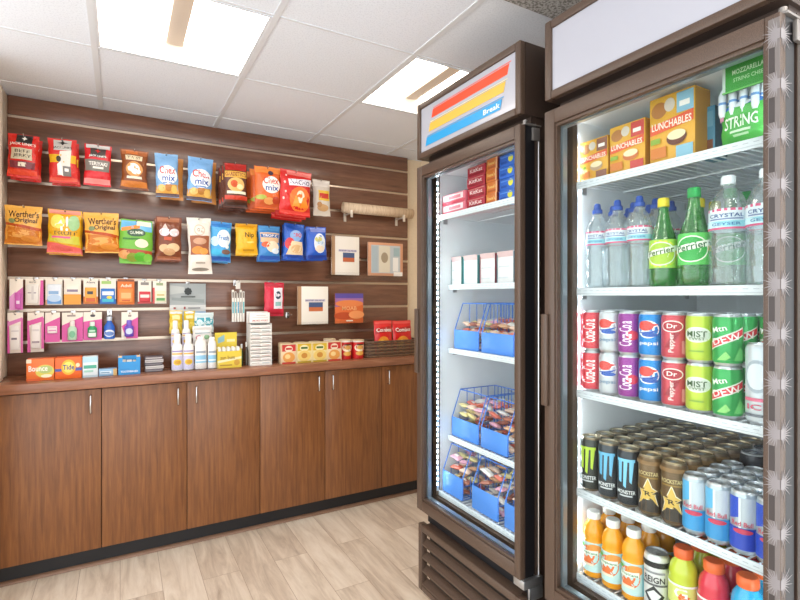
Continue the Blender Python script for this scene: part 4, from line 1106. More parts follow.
# ================================================================== DRINKS COOLERS
XF = 1.175                       # plane of the door fronts
DT = .062                        # door thickness
XB0, XB1 = XF + DT + .010, 1.985 # cooler body
Z_DB, Z_DT = .440, 1.984         # door bottom / top
Z_CB, Z_CT = .500, 1.962         # cavity floor / top
WALLT = .040

def cooler(yn, yf, label, sign, painted_glare):
    """one upright glass-door cooler; yn = side nearest the viewer, yf = far side"""
    yc = (yn + yf) / 2
    root = empty('drinks_cooler', ((XF + XB1) / 2, yc, 0), label, 'drinks cooler', 'upright glass-door coolers')
    T = Matrix.Translation(-root.location)
    def B(m):
        b = MB().m(m); b.xf = T; return b
    # cabinet shell
    b = B(M_BRONZE_DARK)
    b.box(XB0, yn, .06, XB1, yn + .012, 2.0); b.box(XB0, yf - .012, .06, XB1, yf, 2.0)
    b.box(XB1 - .012, yn + .012, .06, XB1, yf - .012, 2.0); b.box(XB0, yn + .012, 1.985, XB1 - .012, yf - .012, 2.0)
    b.box(XB0 + .02, yn + .012, .06, XB1 - .012, yf - .012, .10)
    # front face frame round the opening
    b.m(M_BRONZE)
    b.box(XB0, yn + .0121, .40, XB0 + .02, yn + WALLT + .010, 1.985); b.box(XB0, yf - WALLT - .010, .40, XB0 + .02, yf - .0121, 1.985)
    b.box(XB0, yn + WALLT + .0101, .40, XB0 + .02, yf - WALLT - .0101, Z_CB - .006)
    b.box(XB0, yn + WALLT + .0101, Z_CT + .004, XB0 + .02, yf - WALLT - .0101, 1.985)
    b.build('cabinet', root)
    # white liner
    b = B(M_LINER)
    li, lo = yn + WALLT, yf - WALLT
    b.box(XB0 + .0205, li - .012, Z_CB - .012, XB1 - .04, lo + .012, Z_CB - .006)
    b.box(XB0 + .0205, li - .012, Z_CT, XB1 - .04, lo + .012, Z_CT + .012)
    b.box(XB0 + .0205, li - .012, Z_CB - .006, XB1 - .04, li, Z_CT); b.box(XB0 + .0205, lo, Z_CB - .006, XB1 - .04, lo + .012, Z_CT)
    b.box(XB1 - .039, li - .012, Z_CB - .012, XB1 - .028, lo + .012, Z_CT + .012)
    b.build('liner', root)
    # gasket
    b = B(M_BLACK)
    b.box(XF + DT, yn + .006, Z_DB + .006, XB0 - .0005, yn + .024, Z_DT - .006); b.box(XF + DT, yf - .024, Z_DB + .006, XB0 - .0005, yf - .006, Z_DT - .006)
    b.box(XF + DT, yn + .0241, Z_DB + .006, XB0 - .0005, yf - .0241, Z_DB + .022); b.box(XF + DT, yn + .0241, Z_DT - .022, XB0 - .0005, yf - .0241, Z_DT - .006)
    b.build('gasket', root)
    # door
    sw = .029
    b = B(M_BRONZE)
    for (ya, yb2, za, zb2) in ((yn, yn + sw, Z_DB, Z_DT), (yf - sw - .011, yf, Z_DB, Z_DT), (yn + sw, yf - sw - .011, Z_DB, Z_DB + .046), (yn + sw, yf - sw - .011, Z_DT - .044, Z_DT)):
        b.box(XF, ya, za, XF + .024, yb2, zb2, .002)
    door = b.build('door', root)
    # darker core of the door behind the face frame
    b = B(M_BLACK)
    c = .020
    b.box(XF + .0241, yn + .001, Z_DB + .001, XF + DT - .0002, yn + c, Z_DT - .001); b.box(XF + .0241, yf - c, Z_DB + .001, XF + DT - .0002, yf - .001, Z_DT - .001)
    b.box(XF + .0241, yn + c, Z_DB + .001, XF + DT - .0002, yf - c, Z_DB + c); b.box(XF + .0241, yn + c, Z_DT - c, XF + DT - .0002, yf - c, Z_DT - .001)
    b.build('door_core', door)
    # raised bead round the glass, grey spacer
    b = B(M_BRONZE)
    y0, y1, z0, z1 = yn + sw, yf - sw - .011, Z_DB + .046, Z_DT - .044
    q = .010
    for (ya, yb2, za, zb2) in ((y0, y0 + q * .5, z0, z1), (y1 - q * .5, y1, z0, z1), (y0 + q * .5, y1 - q * .5, z0, z0 + q), (y0 + q * .5, y1 - q * .5, z1 - q, z1)):
        b.box(XF + .006, ya, za, XF + .0235, yb2, zb2, .001)
    b.build('glazing_bead', door)
    b = B(mat('9aa4ac', .3, .6))
    for (ya, yb2, za, zb2) in ((y0, y0 + .006, z0 + .006, z1 - .006), (y1 - .012, y1, z0 + .006, z1 - .006), (y0 + .006, y1 - .012, z0, z0 + .012), (y0 + .006, y1 - .012, z1 - .012, z1)):
        b.box(XF + .027, ya, za, XF + .045, yb2, zb2)
    b.build('glass_spacer', door)
    B(M_GLASS).box(XF + .0240, y0 - .004, z0 - .004, XF + .0265, y1 + .004, z1 + .004).build('glass', door)
    # pull handle moulded along the far stile
    b = B(M_BRONZE).box(XF - .012, yf - .020, 1.055, XF - .0002, yf + .006, 1.345, .004)
    b.build('handle', door)
    # hinges on the near side
    b = B(mat('8f8a86', .4, .6))
    b.box(XF + .018, yn - .006, Z_DT + .0004, XF + DT + .03, yn + .030, Z_DT + .006, .001)
    b.lathe([(.008, 0), (.008, .012)], XF + .030, yn + .008, Z_DT + .0062, 14)
    b.box(XF + .050, yn - .010, Z_DT - .05, XF + DT + .02, yn - .001, Z_DT - .006, .001)
    b.build('hinge', root)
    b = B(M_STEEL)
    b.box(XF + .006, yn - .012, Z_DB - .030, XF + DT + .03, yn + .040, Z_DB - .0006, .002)
    b.box(XF + .030, yn - .013, Z_DB - .075, XF + DT + .03, yn - .004, Z_DB - .031, .002)
    b.build('hinge', root)
    b = B(M_CHROME)
    b.tube([(XF + DT + .018, yn - .006, Z_DB + .0), (XF + DT + .018, yn - .006, Z_DT - .05)], .004, 8)
    b.build('hinge_rod', root)
    # header: framed sign box above the door
    hz0, hz1 = 2.020, 2.268
    b = B(M_BRONZE_DARK)
    b.box(XF + .024, yn + .001, hz0 + .001, XF + .40, yn + .008, hz1 - .001); b.box(XF + .024, yf - .008, hz0 + .001, XF + .40, yf - .001, hz1 - .001)
    b.box(XF + .024, yn + .008, hz1 - .009, XF + .40, yf - .008, hz1 - .001); b.box(XF + .024, yn + .008, hz0 + .001, XF + .40, yf - .008, hz0 + .009)
    b.box(XF + .393, yn + .008, hz0 + .009, XF + .40, yf - .008, hz1 - .009)
    b.box(XF + .06, yn + .01, 2.0005, XF + .38, yf - .01, hz0 + .0008)
    hd = b.build('header', root)
    b = B(M_BRONZE)
    fw = .026
    for (ya, yb2, za, zb2) in ((yn, yn + fw, hz0, hz1), (yf - fw, yf, hz0, hz1), (yn + fw, yf - fw, hz0, hz0 + fw), (yn + fw, yf - fw, hz1 - fw, hz1)):
        b.box(XF, ya, za, XF + .0238, yb2, zb2, .004)
    b.build('sign_frame', hd)
    b = B(mat('b0b1bb', .25, coat=.2))
    b.box(XF + .008, yn + fw - .002, hz0 + fw - .002, XF + .014, yf - fw + .002, hz1 - fw + .002)
    y0s, y1s, z0s, z1s = yn + fw, yf - fw, hz0 + fw, hz1 - fw
    S = lambda u, v, l=0: Vector((XF + .008 - l, y1s + (y0s - y1s) * u, z0s + (z1s - z0s) * v))
    b.decals(S, sign, .0004, 4, .35)
    b.build('sign_panel', hd)
    # lower grille
    gz0, gz1 = .075, .372
    b = B(M_BRONZE)
    gx = XF + .006
    b.box(gx, yn + .002, gz0, gx + .03, yn + .032, gz1, .003); b.box(gx, yf - .032, gz0, gx + .03, yf - .002, gz1, .003)
    b.box(gx, yn + .032, gz1 - .030, XB0 + .10, yf - .032, gz1, .003); b.box(gx, yn + .032, gz0, gx + .03, yf - .032, gz0 + .024, .003)
    gr = b.build('grille', root)
    for i in range(4):
        z = gz0 + .040 + i * .060
        b = B(M_BRONZE)
        ya, yb2 = yn + .0325, yf - .0325
        x0, x1 = gx + .002, gx + .030
        b.add([(x0, ya, z - .013), (x0, yb2, z - .013), (x0, yb2, z - .006), (x0, ya, z - .006), (x1, ya, z + .005), (x1, yb2, z + .005), (x1, yb2, z + .012), (x1, ya, z + .012)],
              [(3, 2, 1, 0), (3, 7, 6, 2), (0, 1, 5, 4), (4, 5, 6, 7), (0, 4, 7, 3), (1, 2, 6, 5)])
        b.build('louvre', gr)
    b = B(M_BLACK)
    b.box(gx + .055, yn + .013, gz0 - .02, XB0 + .013, yf - .013, .395)
    b.box(XB0 - .02, yn + .013, .373, XB0 - .001, yf - .013, .435)
    b.build('grille_recess', root)
    b = B(M_BLACK)
    for x in (XB0 + .06, XB1 - .08):
        for y in (yn + .06, yf - .06): b.lathe([(.022, 0), (.022, .012), (.014, .016), (.014, .0595)], x, y, 0.0005, 14)
    b.build('feet', root)
    # LED light bars just inside the door opening
    led = LED_STRENGTH * (3.5 if painted_glare else 6.5)
    for yy, s_ in ((li, 1), (lo, -1)):
        b = B(mat('cdd4da', .3, .7))
        if painted_glare:
            b.box(XB0 + .0205, yy + s_ * .0002, Z_CB + .02, XB0 + .0250, yy + s_ * .0085, Z_CT - .02)
        else:
            b.box(XB0 + .001, yy + s_ * .0102, Z_CB + .02, XB0 + .012, yy + s_ * .0142, Z_CT - .02)
        lb = b.build('light_bar', root)
        b = B(mat('f2f8ff', .4, 0, led))
        nz = 38 if painted_glare else 56
        for k in range(nz):
            z = Z_CB + .05 + (Z_CT - Z_CB - .10) * k / (nz - 1)
            if painted_glare: b.box(XB0 + .0252, yy + s_ * .001, z - .008, XB0 + .0262, yy + s_ * .0075, z + .008)
            else: b.box(XB0 + .003, yy + s_ * .0143, z - .0045, XB0 + .007, yy + s_ * .0158, z + .0045)
        b.build('leds', lb)
    if painted_glare:  # LED glare painted as flat shapes on the near door edge
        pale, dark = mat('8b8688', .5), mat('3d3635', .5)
        b = B(mat('736c6a', .5)); b.box(XF - .0003, yn + .0002, Z_DB + .01, XF - .00005, yn + .0215, Z_DT - .01); b.build('painted_reflection_strip', door)  # reflected light put into a pale overlay on the stile
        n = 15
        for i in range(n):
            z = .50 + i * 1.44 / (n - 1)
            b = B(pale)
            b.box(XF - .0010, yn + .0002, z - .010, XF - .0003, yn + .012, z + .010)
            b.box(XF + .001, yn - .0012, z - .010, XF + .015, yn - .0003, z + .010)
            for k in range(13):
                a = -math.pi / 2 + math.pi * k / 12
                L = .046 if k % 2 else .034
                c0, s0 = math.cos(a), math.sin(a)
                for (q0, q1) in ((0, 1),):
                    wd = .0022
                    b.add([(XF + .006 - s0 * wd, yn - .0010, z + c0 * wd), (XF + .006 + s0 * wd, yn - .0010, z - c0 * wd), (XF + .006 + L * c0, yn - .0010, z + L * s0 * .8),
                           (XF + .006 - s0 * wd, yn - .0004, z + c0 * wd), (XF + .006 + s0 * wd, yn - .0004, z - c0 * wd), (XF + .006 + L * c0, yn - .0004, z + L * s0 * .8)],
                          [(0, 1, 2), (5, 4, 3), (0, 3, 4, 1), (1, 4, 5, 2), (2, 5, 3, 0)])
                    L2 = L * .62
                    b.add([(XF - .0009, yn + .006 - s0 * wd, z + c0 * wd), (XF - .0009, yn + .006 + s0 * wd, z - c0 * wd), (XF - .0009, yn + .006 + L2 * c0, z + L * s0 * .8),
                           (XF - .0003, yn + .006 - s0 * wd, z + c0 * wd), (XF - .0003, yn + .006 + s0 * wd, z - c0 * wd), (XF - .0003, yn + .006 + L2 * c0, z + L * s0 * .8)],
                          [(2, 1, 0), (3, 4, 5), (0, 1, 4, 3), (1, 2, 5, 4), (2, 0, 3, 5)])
            b.build('painted_glare_star', door)  # starburst glare of one LED, drawn in pale flat rays
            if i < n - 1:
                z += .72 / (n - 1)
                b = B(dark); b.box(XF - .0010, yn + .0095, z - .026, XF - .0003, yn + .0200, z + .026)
                b.build('painted_glare_gap', door)  # dark gap between two painted glare stars
    return root, T, li, lo

def shelf(root, T, li, lo, z, xf, name='shelf', depth=None):
    """white wire shelf: top of the wires at z, price rail along the front"""
    x1 = XB1 - .06
    b = MB().m(M_WIRE); b.xf = T
    y0, y1 = li + .0098, lo - .0098
    r = .0022
    ny = 22
    for k in range(ny + 1):
        y = y0 + .01 + (y1 - y0 - .02) * k / ny
        b.tube([(xf + .004, y, z - r), (x1, y, z - r)], r, 6)
    for k in range(4):
        x = xf + .012 + (x1 - xf - .02) * k / 3
        b.tube([(x, y0, z - 3 * r - .0005), (x, y1, z - 3 * r - .0005)], r * 1.3, 6)
    for y in (y0, y1): b.tube([(xf + .004, y, z - .006), (x1, y, z - .006)], .004, 6)
    sh = b.build(name, root, 60)
    b = MB().m(mat('dde2e6', .4)); b.xf = T
    b.box(xf - .002, y0, z - .022, xf + .003, y1, z + .002, .001)
    b.m(mat('c3c9cf', .4)); b.box(xf - .0026, y0 + .004, z - .0165, xf - .0019, y1 - .004, z - .0145)
    b.m(mat('b5bcc4', .5))
    for k in range(24):
        y = y0 + .012 + (y1 - y0 - .024) * k / 23
        b.box(xf - .0026, y - .006, z - .008, xf - .0019, y + .006, z - .0062)
    b.build('price_rail', sh)
    b = MB().m(M_STEEL); b.xf = T
    for y, s in ((li, 1), (lo, -1)):
        for x in (xf + .03, x1 - .06): b.box(x, y + s * .0004, z - .034, x + .02, y + s * .006, z - .0085)
    b.build('shelf_clips', sh)
    return sh

GOLD, BLUE_, RED_ = 'e2b542', '1f9ad6', 'ea4a24'
sign_left = []
def band(v0, v1, c, u0, u1, sl=.22):
    f = lambda v: sl * v
    return ('q', [(u0 + f(v0) * .5, v0), (u1 + f(v0) * .4, v0), (u1 + f(v1) * .4, v1), (u0 + f(v1) * .5, v1)], c)
def stripe(v0, v1, c, a0, a1, hi):
    sl = .10
    k = lambda u, v: (u + sl * (v - v0), v)
    return [('q', [k(a0, v0), k(a1, v0), k(a1, v1), k(a0, v1)], c), ('q', [k(a0 + .004, v1 + .014), k(a1 + .012, v1 + .014), k(a1 + .014, v1 + .03), k(a0 + .006, v1 + .03)], hi)]
sign_left = stripe(.68, .86, RED_, .135, .925, RED_) + stripe(.40, .58, GOLD, .10, .895, 'eddca8') + stripe(.11, .29, BLUE_, .06, .865, BLUE_) + [('t', 'Break', .79, .20, .15, .10, 'e9f3fa')]
Lroot, LT, Lli, Llo = cooler(1.255, 1.923, 'bronze glass-door cooler with a striped red, yellow and blue sign, beside the counter', sign_left, False)
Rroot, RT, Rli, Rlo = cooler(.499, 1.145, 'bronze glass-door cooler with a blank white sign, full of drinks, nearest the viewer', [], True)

# --- left cooler shelves
ZA, ZBs, ZCs, ZDs = 1.766, 1.453, 1.163, .763
XA, XS = 1.262, 1.315
for z, x in ((ZA, XA), (ZBs, XS), (ZCs, XS), (ZDs, XS)): shelf(Lroot, LT, Lli, Llo, z, x)
shelf(Lroot, LT, Lli, Llo, Z_CB + .020, XA)
ZE = Z_CB + .020
# --- right cooler shelves
R1, R2, R3, R4, R5 = 1.762, 1.425, 1.103, .790, .522
XRS = 1.266
for z in (R1, R2, R3, R4, R5): shelf(Rroot, RT, Rli, Rlo, z, XRS)

# cartons whose printed face looks out of the door (-X)
def xbox(xf, y0, y1, z, h, depth, color, specs, label, name, cat, group=None, side='', rough=.4, yaw=0.0):
    w = abs(y1 - y0)
    mb = MB().m(mat(color, rough)).box(-depth / 2, -w / 2, 0, depth / 2, w / 2, h, .0012)
    S = lambda u, v, l=0: Vector((-depth / 2 - l, w / 2 - w * u, v * h))
    mb.decals(S, specs, .0004, 2)
    if side:
        S2 = lambda u, v, l=0: Vector((-depth / 2 + depth * u, -w / 2 - l, v * h))
        mb.decals(S2, [('r', .02, .02, .98, .98, side)], .0004, 1)
    o = mb.build(name, None, 35, (xf + depth / 2, (y0 + y1) / 2, z + .0006), yaw)
    return tag(o, label, cat, group)

# left cooler, top shelf
yA = lambda px, X: sidep(px, 200, X).y
xf = 1.285
y0_, y1_ = min(yA(441.5, xf), Llo - .003), yA(465.5, xf)
for i in range(2):
    xbox(xf, y0_, y1_, ZA + i * .046, .045, .10, 'd8697a', [('r', .05, .35, .9, .9, 'e8d4d6'), ('r', .0, .0, 1, .25, 'd24a5c'), ('r', .3, .45, .8, .75, 'd8808c')],
         ['pale red candy box lying at the far end of the top shelf, lower of two', 'pale red candy box lying at the far end of the top shelf, upper of two'][i], 'candy_box', 'candy box', 'candy boxes in the left cooler')
def stack(xf, pa, pb, n, hh, color, specs, labels, side, dep=.14):
    y0_, y1_ = yA(pa, xf), yA(pb, xf)
    for i in range(n):
        xbox(xf + (.003 if i % 2 else 0), y0_, y1_, ZA + i * (hh + .0012), hh, dep, color, specs, labels[i], 'candy_box', 'candy box', 'candy boxes in the left cooler', side)
pos = ['bottom', 'second from bottom', 'third from bottom', 'top']
stack(1.29, 467, 484.6, 4, .044, 'b0263a', [('r', .08, .12, .94, .36, '8a1a28'), ('t', 'KitKat', .5, .6, .7, .36, 'f0dcd8'), ('r', .05, .84, .95, .92, 'c87a74')], ['dark red candy box in the red stack, %s' % p for p in pos], '8a1e2c')
stack(1.292, 486, 496.6, 4, .046, 'd0702e', [('r', .1, .12, .9, .3, 'b05420'), ('t', "Reese's", .5, .58, .7, .3, 'f0c878'), ('r', .88, .0, 1, 1, 'e4b08a')], ['orange-brown candy box in the orange stack, %s' % p for p in pos], '7a2430')
stack(1.295, 499, 514, 4, .045, '2a62c0', [('r', .1, .2, .5, .4, '1c4aa0'), ('e', .75, .55, .16, .3, 'd8d048'), ('r', .1, .7, .9, .8, '5a8ad8')], ['blue and yellow candy box in the blue stack, %s' % p for p in pos], '1f4a94')

# left cooler, second shelf: four white cartons of frozen snacks
for i, (pa, pb, sc) in enumerate(((448.5, 461, '4a8a8a'), (463.5, 477, '4a8a90'), (480, 494.5, '8a3a44'), (497, 513, '5a7a84'))):
    xf = 1.335; y0_, y1_ = min(yA(pa, xf), Llo - .003), yA(pb, xf)
    xbox(xf, y0_, y1_, ZBs, .128, .09, 'e6e4e4', [('r', .0, .82, 1, 1, 'd8b8b8'), ('r', .12, .5, .8, .54, 'd0d4d8'), ('r', .1, .15, .7, .2, 'd4d8dc'), ('r', .0, .0, .06, .9, sc)],
         ['white frozen snack carton with a teal edge, at the far end of its shelf', 'white frozen snack carton with a teal edge, second from the far end', 'white frozen snack carton with a dark red edge, third from the far end', 'white frozen snack carton nearest the door hinge'][i], 'snack_carton', 'carton', 'white cartons in the left cooler', sc)

# blue wire baskets with wrapped candy
CANDY = [('e87f6c', 'red'), ('f4d0b8', 'peach'), ('f4eee8', 'white'), ('e8b48c', 'caramel'), ('b87460', 'brown'), ('f0e0a0', 'yellow'), ('ecb0c4', 'pink')]
CANDY_MESH = {}
def candy_mesh(col):
    if col in CANDY_MESH: return CANDY_MESH[col]
    S = pillow_fn(.060, .030, .017, len(CANDY_MESH) * 2.3, .02, .0, .002)
    mb = MB().m(mat(col, .3)); pillow(mb, S, 7, 5)
    mb.decals(S, [('r', .3, .3, .7, .65, W)], .0006, 2)
    mb.v = [(x, z + .012, -y) for x, y, z in mb.v]      # lie flat
    o = mb.build('wrapped_candy', None, 60)
    me = o.data; bpy.data.objects.remove(o)
    CANDY_MESH[col] = me
    return me
def wire_basket(xf, y0_, y1_, z, label, where, fill=.105, seed=0, hp=.086):
    w = abs(y1_ - y0_) - .004; yc = (y0_ + y1_) / 2; dep = .26; h = .205
    root = empty('wire_basket', (xf + dep / 2, yc, z + .0008), label, 'basket', 'blue baskets in the left cooler')
    bl = mat('4a82dc', .35); bl2 = mat('5590e4', .35)
    b = MB().m(bl2)
    b.box(-dep / 2, -w / 2 + .003, .0, -dep / 2 + .003, w / 2 - .003, hp, .001)
    b.build('front_panel', root)
    b = MB().m(bl)
    r = .0018
    f = -dep / 2 + .005; k = dep / 2 - .004
    hw = w / 2 - .003
    # rim: rises from the front panel to the back
    for s in (-1, 1):
        b.tube([(f, s * hw, .002), (f, s * hw, hp), (f + .045, s * hw, h), (k, s * hw, h), (k, s * hw, .002)], .0026, 6)
        n = 6
        for i in range(1, n):
            x = f + (k - f) * i / n
            zt = h if x > f + .045 else hp
            b.tube([(x, s * hw, .002), (x, s * hw, zt)], r, 5)
        for zz in (.06,): b.tube([(f + .004, s * hw, zz), (k, s * hw, zz)], r, 5)
    nb = 8
    for i in range(nb + 1):
        y = -hw + 2 * hw * i / nb
        b.tube([(k, y, .002), (k, y, h)], r, 5); b.tube([(f, y, .003), (k, y, .003)], r, 5)
    b.tube([(k, -hw, h), (k, hw, h)], .0026, 6); b.tube([(f + .045, -hw, h), (f + .045, hw, h)], .0026, 6)
    for i in range(1, 5):
        x = f + (k - f) * i / 5
        b.tube([(x, -hw, .0035), (x, hw, .0035)], r, 5)
    b.build('wire_frame', root, 60)
    rr = random.Random(seed)
    # heap: lower packs in layers, the top layer visible above the panel
    layers = 4
    for L in range(layers):
        zz = .008 + (fill - .008) * L / (layers - 1)
        for ix in range(5):
            x = f + .040 + (dep - .084) * ix / 4
            for iy in range(max(2, int((2 * hw - .01) / .052))):
                ny = max(2, int((2 * hw - .01) / .052))
                if L < layers - 1 and ix not in (0, 1) and iy != 0: continue
                y = -hw + .038 + (2 * hw - .076) * iy / (ny - 1)
                col, cn = CANDY[rr.randrange(len(CANDY))]
                c = bpy.data.objects.new('wrapped_candy', candy_mesh(col)); COL.objects.link(c)
                c.location = root.location + Vector((x + rr.uniform(-.004, .004), y + rr.uniform(-.003, .003), zz + rr.uniform(0, .006) + .008 + .012 * ix / 4 * (L / (layers - 1))))
                c.rotation_euler = (rr.uniform(-.35, .35), rr.uniform(-.3, .3), math.pi / 2 + rr.uniform(-.3, .3))
                tag(c, '%s wrapped candy heaped in the blue basket %s' % (cn, where), 'candy', '%s candies in the blue basket %s' % (cn, where))
    return root
ypx = lambda px, X: min(sidep(px, 300, X).y, Llo - .004)
wire_basket(1.33, ypx(453.5, 1.33), ypx(478.5, 1.33), ZCs, 'blue wire basket on the middle shelf of the left cooler, far side', 'on the middle shelf, far side', .100, 1)
wire_basket(1.33, ypx(480.5, 1.33), ypx(514, 1.33), ZCs, 'blue wire basket on the middle shelf of the left cooler, door-hinge side', 'on the middle shelf, near side', .100, 2)
wire_basket(1.33, ypx(451, 1.33), ypx(478.5, 1.33), ZDs, 'blue wire basket on the second-lowest shelf of the left cooler, far side', 'on the second-lowest shelf, far side', .125, 3)
wire_basket(1.33, ypx(480, 1.33), ypx(508, 1.33), ZDs, 'blue wire basket on the second-lowest shelf of the left cooler, door-hinge side', 'on the second-lowest shelf, near side', .125, 4)
wire_basket(1.277, 1.87, 1.715, ZE, 'blue wire basket on the floor of the left cooler, far end', 'on the cooler floor, far end', .140, 5, .095)
wire_basket(1.277, 1.655, 1.485, ZE, 'blue wire basket on the floor of the left cooler, middle of three', 'on the cooler floor, middle', .140, 6, .095)
wire_basket(1.277, 1.455, 1.305, ZE, 'blue wire basket on the floor of the left cooler, nearest the hinge', 'on the cooler floor, hinge end', .140, 7, .095)

# ================================================================== RIGHT COOLER CONTENTS
XI = 1.276                                  # fronts of the goods
FACE = math.atan2(-.30, -1.0)               # labels turned a little towards the room
def face_rot(deg=0): return math.radians(deg)
lunch = lambda hue, pic: [('r', .0, .72, 1, .98, 'dba83c'), ('e', .22, .80, .18, .12, 'b0743c'), ('e', .46, .84, .12, .10, 'cfc3b4'), ('r', .62, .68, .98, .97, hue), ('r', .68, .76, .9, .84, 'f0eae0'),
         ('q', [(.02, .44), (.98, .52), (.98, .68), (.02, .58)], 'dd5a34'), ('t', 'LUNCHABLES', .5, .56, .88, .11, 'f6ead8'),
         ('e', .62, .33, .22, .11, pic), ('e', .62, .37, .2, .07, 'ead9b0'), ('r', .04, .30, .26, .38, '8aa83c'), ('r', .04, .08, .4, .24, 'd07a34'), ('r', .62, .03, .98, .20, hue)]
yL = lambda px, X=XI + .01: sidep(px, 150, X).y
XL1 = XI + .01
for (pa, pb, yt, hue, pic, lab) in (
    (578.5, 608, 139.5, '8a5a48', 'b89a7a', 'yellow lunch kit box at the far end of the top shelf, with a brown corner'),
    (610, 645, 123, 'c94a44', 'c8703c', 'yellow lunch kit box in the middle of the three, with red corners'),
    (650, 695, 93, '8ab8cc', '6a3a28', 'tall yellow lunch kit box with light blue corners and a sandwich cookie picture')):
    y0_, y1_ = max(sidep(pa, 150, XL1).y, 0), sidep(pb, 150, XL1).y
    y0_ = min(y0_, Rlo - .004)
    hh = sidep((pa + pb) / 2, yt + 0, XL1).z - R1
    xbox(XL1, y0_, y1_, R1, max(.10, hh), .07, 'e0a638', lunch(hue, pic), lab, 'lunch_kit_box', 'lunch kit box', 'yellow lunch kit boxes on the top shelf', 'c08a34')
y0_, y1_ = sidep(697, 130, XL1 + .06).y, sidep(716, 130, XL1 + .06).y
xbox(XL1 + .055, y0_, y1_, R1, .135, .06, '4f86a0', [('r', .1, .1, .9, .35, '7a4a34'), ('r', .1, .6, .9, .9, '6a9ab0')], 'blue and brown lunch kit box set back behind the cookie box', 'lunch_kit_box', 'lunch kit box', 'yellow lunch kit boxes on the top shelf', '4a6a7a')
# bag of string cheese sticks
ya, yb = sidep(715.5, 140, XL1).y, sidep(766, 140, XL1).y
yb = max(yb, Rli + .012)
w = ya - yb
root = empty('string_cheese_bag', (XL1 + .03, (ya + yb) / 2, R1 + .0035), 'green bag of wrapped string cheese sticks on the top shelf', 'cheese bag')
hb = .118
S0 = pillow_fn(w, hb, .055, 9.3, .03, .0)
mb = MB().m(mat('4fae4a', .35))
R90 = Matrix.Rotation(-math.pi / 2, 4, 'Z')
mb.xf = Matrix.Translation((0, 0, hb)) @ R90
pillow(mb, S0)
mb.decals(S0, [('q', [(0, .74), (1, .78), (1, .92), (0, .84)], '2f6ab8'), ('e', .5, .82, .2, .07, 'e8eef4'), ('r', .0, .90, 1, .99, 'd8e4ec'), ('t', 'STRING', .50, .46, .66, .24, 'eaf4e4'), ('r', .3, .24, .7, .29, 'd0e8c8'), ('r', .36, .16, .66, .2, 'b8dcb0'), ('r', .02, .56, .16, .68, 'e0a0c0')], .0006, 8)
mb.build('bag', root, 60)
for i in range(11):
    x = -.022 + .016 * (i % 3); y = w / 2 - .012 - (w - .03) * i / 10
    mb = MB().m(mat('e3e9ee', .3))
    mb.xf = Matrix.Translation((x, y, .075)) @ Matrix.Rotation(.12 * math.sin(i * 2.1), 4, 'X')
    mb.lathe([(.006, 0), (.0085, .01), (.0085, .052 + .006 * (i % 3)), (.003, .066 + .006 * (i % 3))], n=10)
    mb.m(mat('6a9ad0', .3)); mb.lathe([(.0087, .03), (.0087, .036)], n=10, cap0=False, cap1=False)
    mb.build('cheese_stick', root, 50)
g0 = sidep(722.5, 70, 1.272)
zb_, zt_ = 1.888, 1.9605
mb = MB().m(mat('3f9a3c', .4)).box(1.272, Rli + .010, zb_, 1.276, g0.y, zt_)
S = lambda u, v, l=0: Vector((1.272 - l, g0.y + (Rli + .010 - g0.y) * u, zb_ + (zt_ - zb_) * v))
mb.decals(S, [('r', .0, .0, .06, 1, 'c8d8cc'), ('t', 'MOZZARELLA', .5, .62, .6, .16, 'cfe8c4'), ('t', 'STRING CHEESE', .55, .36, .66, .13, 'b4dca8'), ('r', 0, 0, 1, .05, '6fc060')], .0004, 1)
tag(mb.build('hanging_sign_card'), 'green printed card above the string cheese bag, at the top of the right cooler', 'sign card')

# ---- bottles and cans
LABEL_TURN = math.radians(20)     # labels face a little towards the viewer's side of the room
def label_S(r, zb, zh, span=2.9):
    # u runs left-to-right as seen from the room; centre of the label faces -X
    def S(u, v, l=0):
        a = math.pi + LABEL_TURN + (u - .5) * span
        rr = r + l
        return Vector((rr * math.cos(a), rr * math.sin(a), zb + zh * v))
    return S
def ring_label(mb, r, zb, zh, color, n=28):
    mb.m(mat(color, .4)); mb.lathe([(r, zb), (r, zb + zh)], n=n, cap0=False, cap1=False)
def drink_bottle(name, x, y, z, prof, body, cap, cap_prof, lab_r, lab_z, lab_h, lab_col, specs, label, cat, group, rot=0.0, neck=None):
    root = empty(name, (x, y, z + .0008), label, cat, group, rot)
    MB().m(body).lathe(prof, n=28).build('bottle', root, 60)
    MB().m(mat(cap, .4)).lathe(cap_prof, n=22).build('cap', root, 45)
    if lab_h:
        mb = MB(); ring_label(mb, lab_r, lab_z, lab_h, lab_col); mb.decals(label_S(lab_r, lab_z, lab_h), specs, .0004, 8)
        mb.build('label', root, 60)
    if neck:
        mb = MB(); ring_label(mb, *neck); mb.build('neck_ring', root, 60)
    return root
TURN = 0.0
# water, half-litre with blue sports caps
wr = .034
def ridged(r, h0, h1, n, amp):
    return [(r - (amp if i % 2 else 0), h0 + (h1 - h0) * i / n) for i in range(n + 1)]
wprof = [(wr * .8, 0), (wr, .006)] + ridged(wr, .012, .128, 12, .0012) + [(wr * .985, .134), (wr * .985, .178), (wr * .93, .192), (wr * .72, .212), (wr * .42, .226), (wr * .38, .234)]
wcap = [(wr * .44, .2345), (wr * .44, .246), (wr * .32, .250), (wr * .28, .262), (wr * .2, .266)]
wlab = [('r', 0, .88, 1, 1, 'd85a80'), ('r', 0, 0, 1, .10, 'd85a80'), ('r', 0, .10, 1, .40, '9fdbe6'), ('q', [(.0, .1), (.5, .1), (.3, .36), (.12, .42)], 'cdeaf2'), ('t', 'CRYSTAL', .5, .66, .62, .18, '3a5a90'), ('r', .2, .46, .8, .52, '7a8ab0'), ('t', 'GEYSER', .5, .25, .5, .14, '3f78a8')]
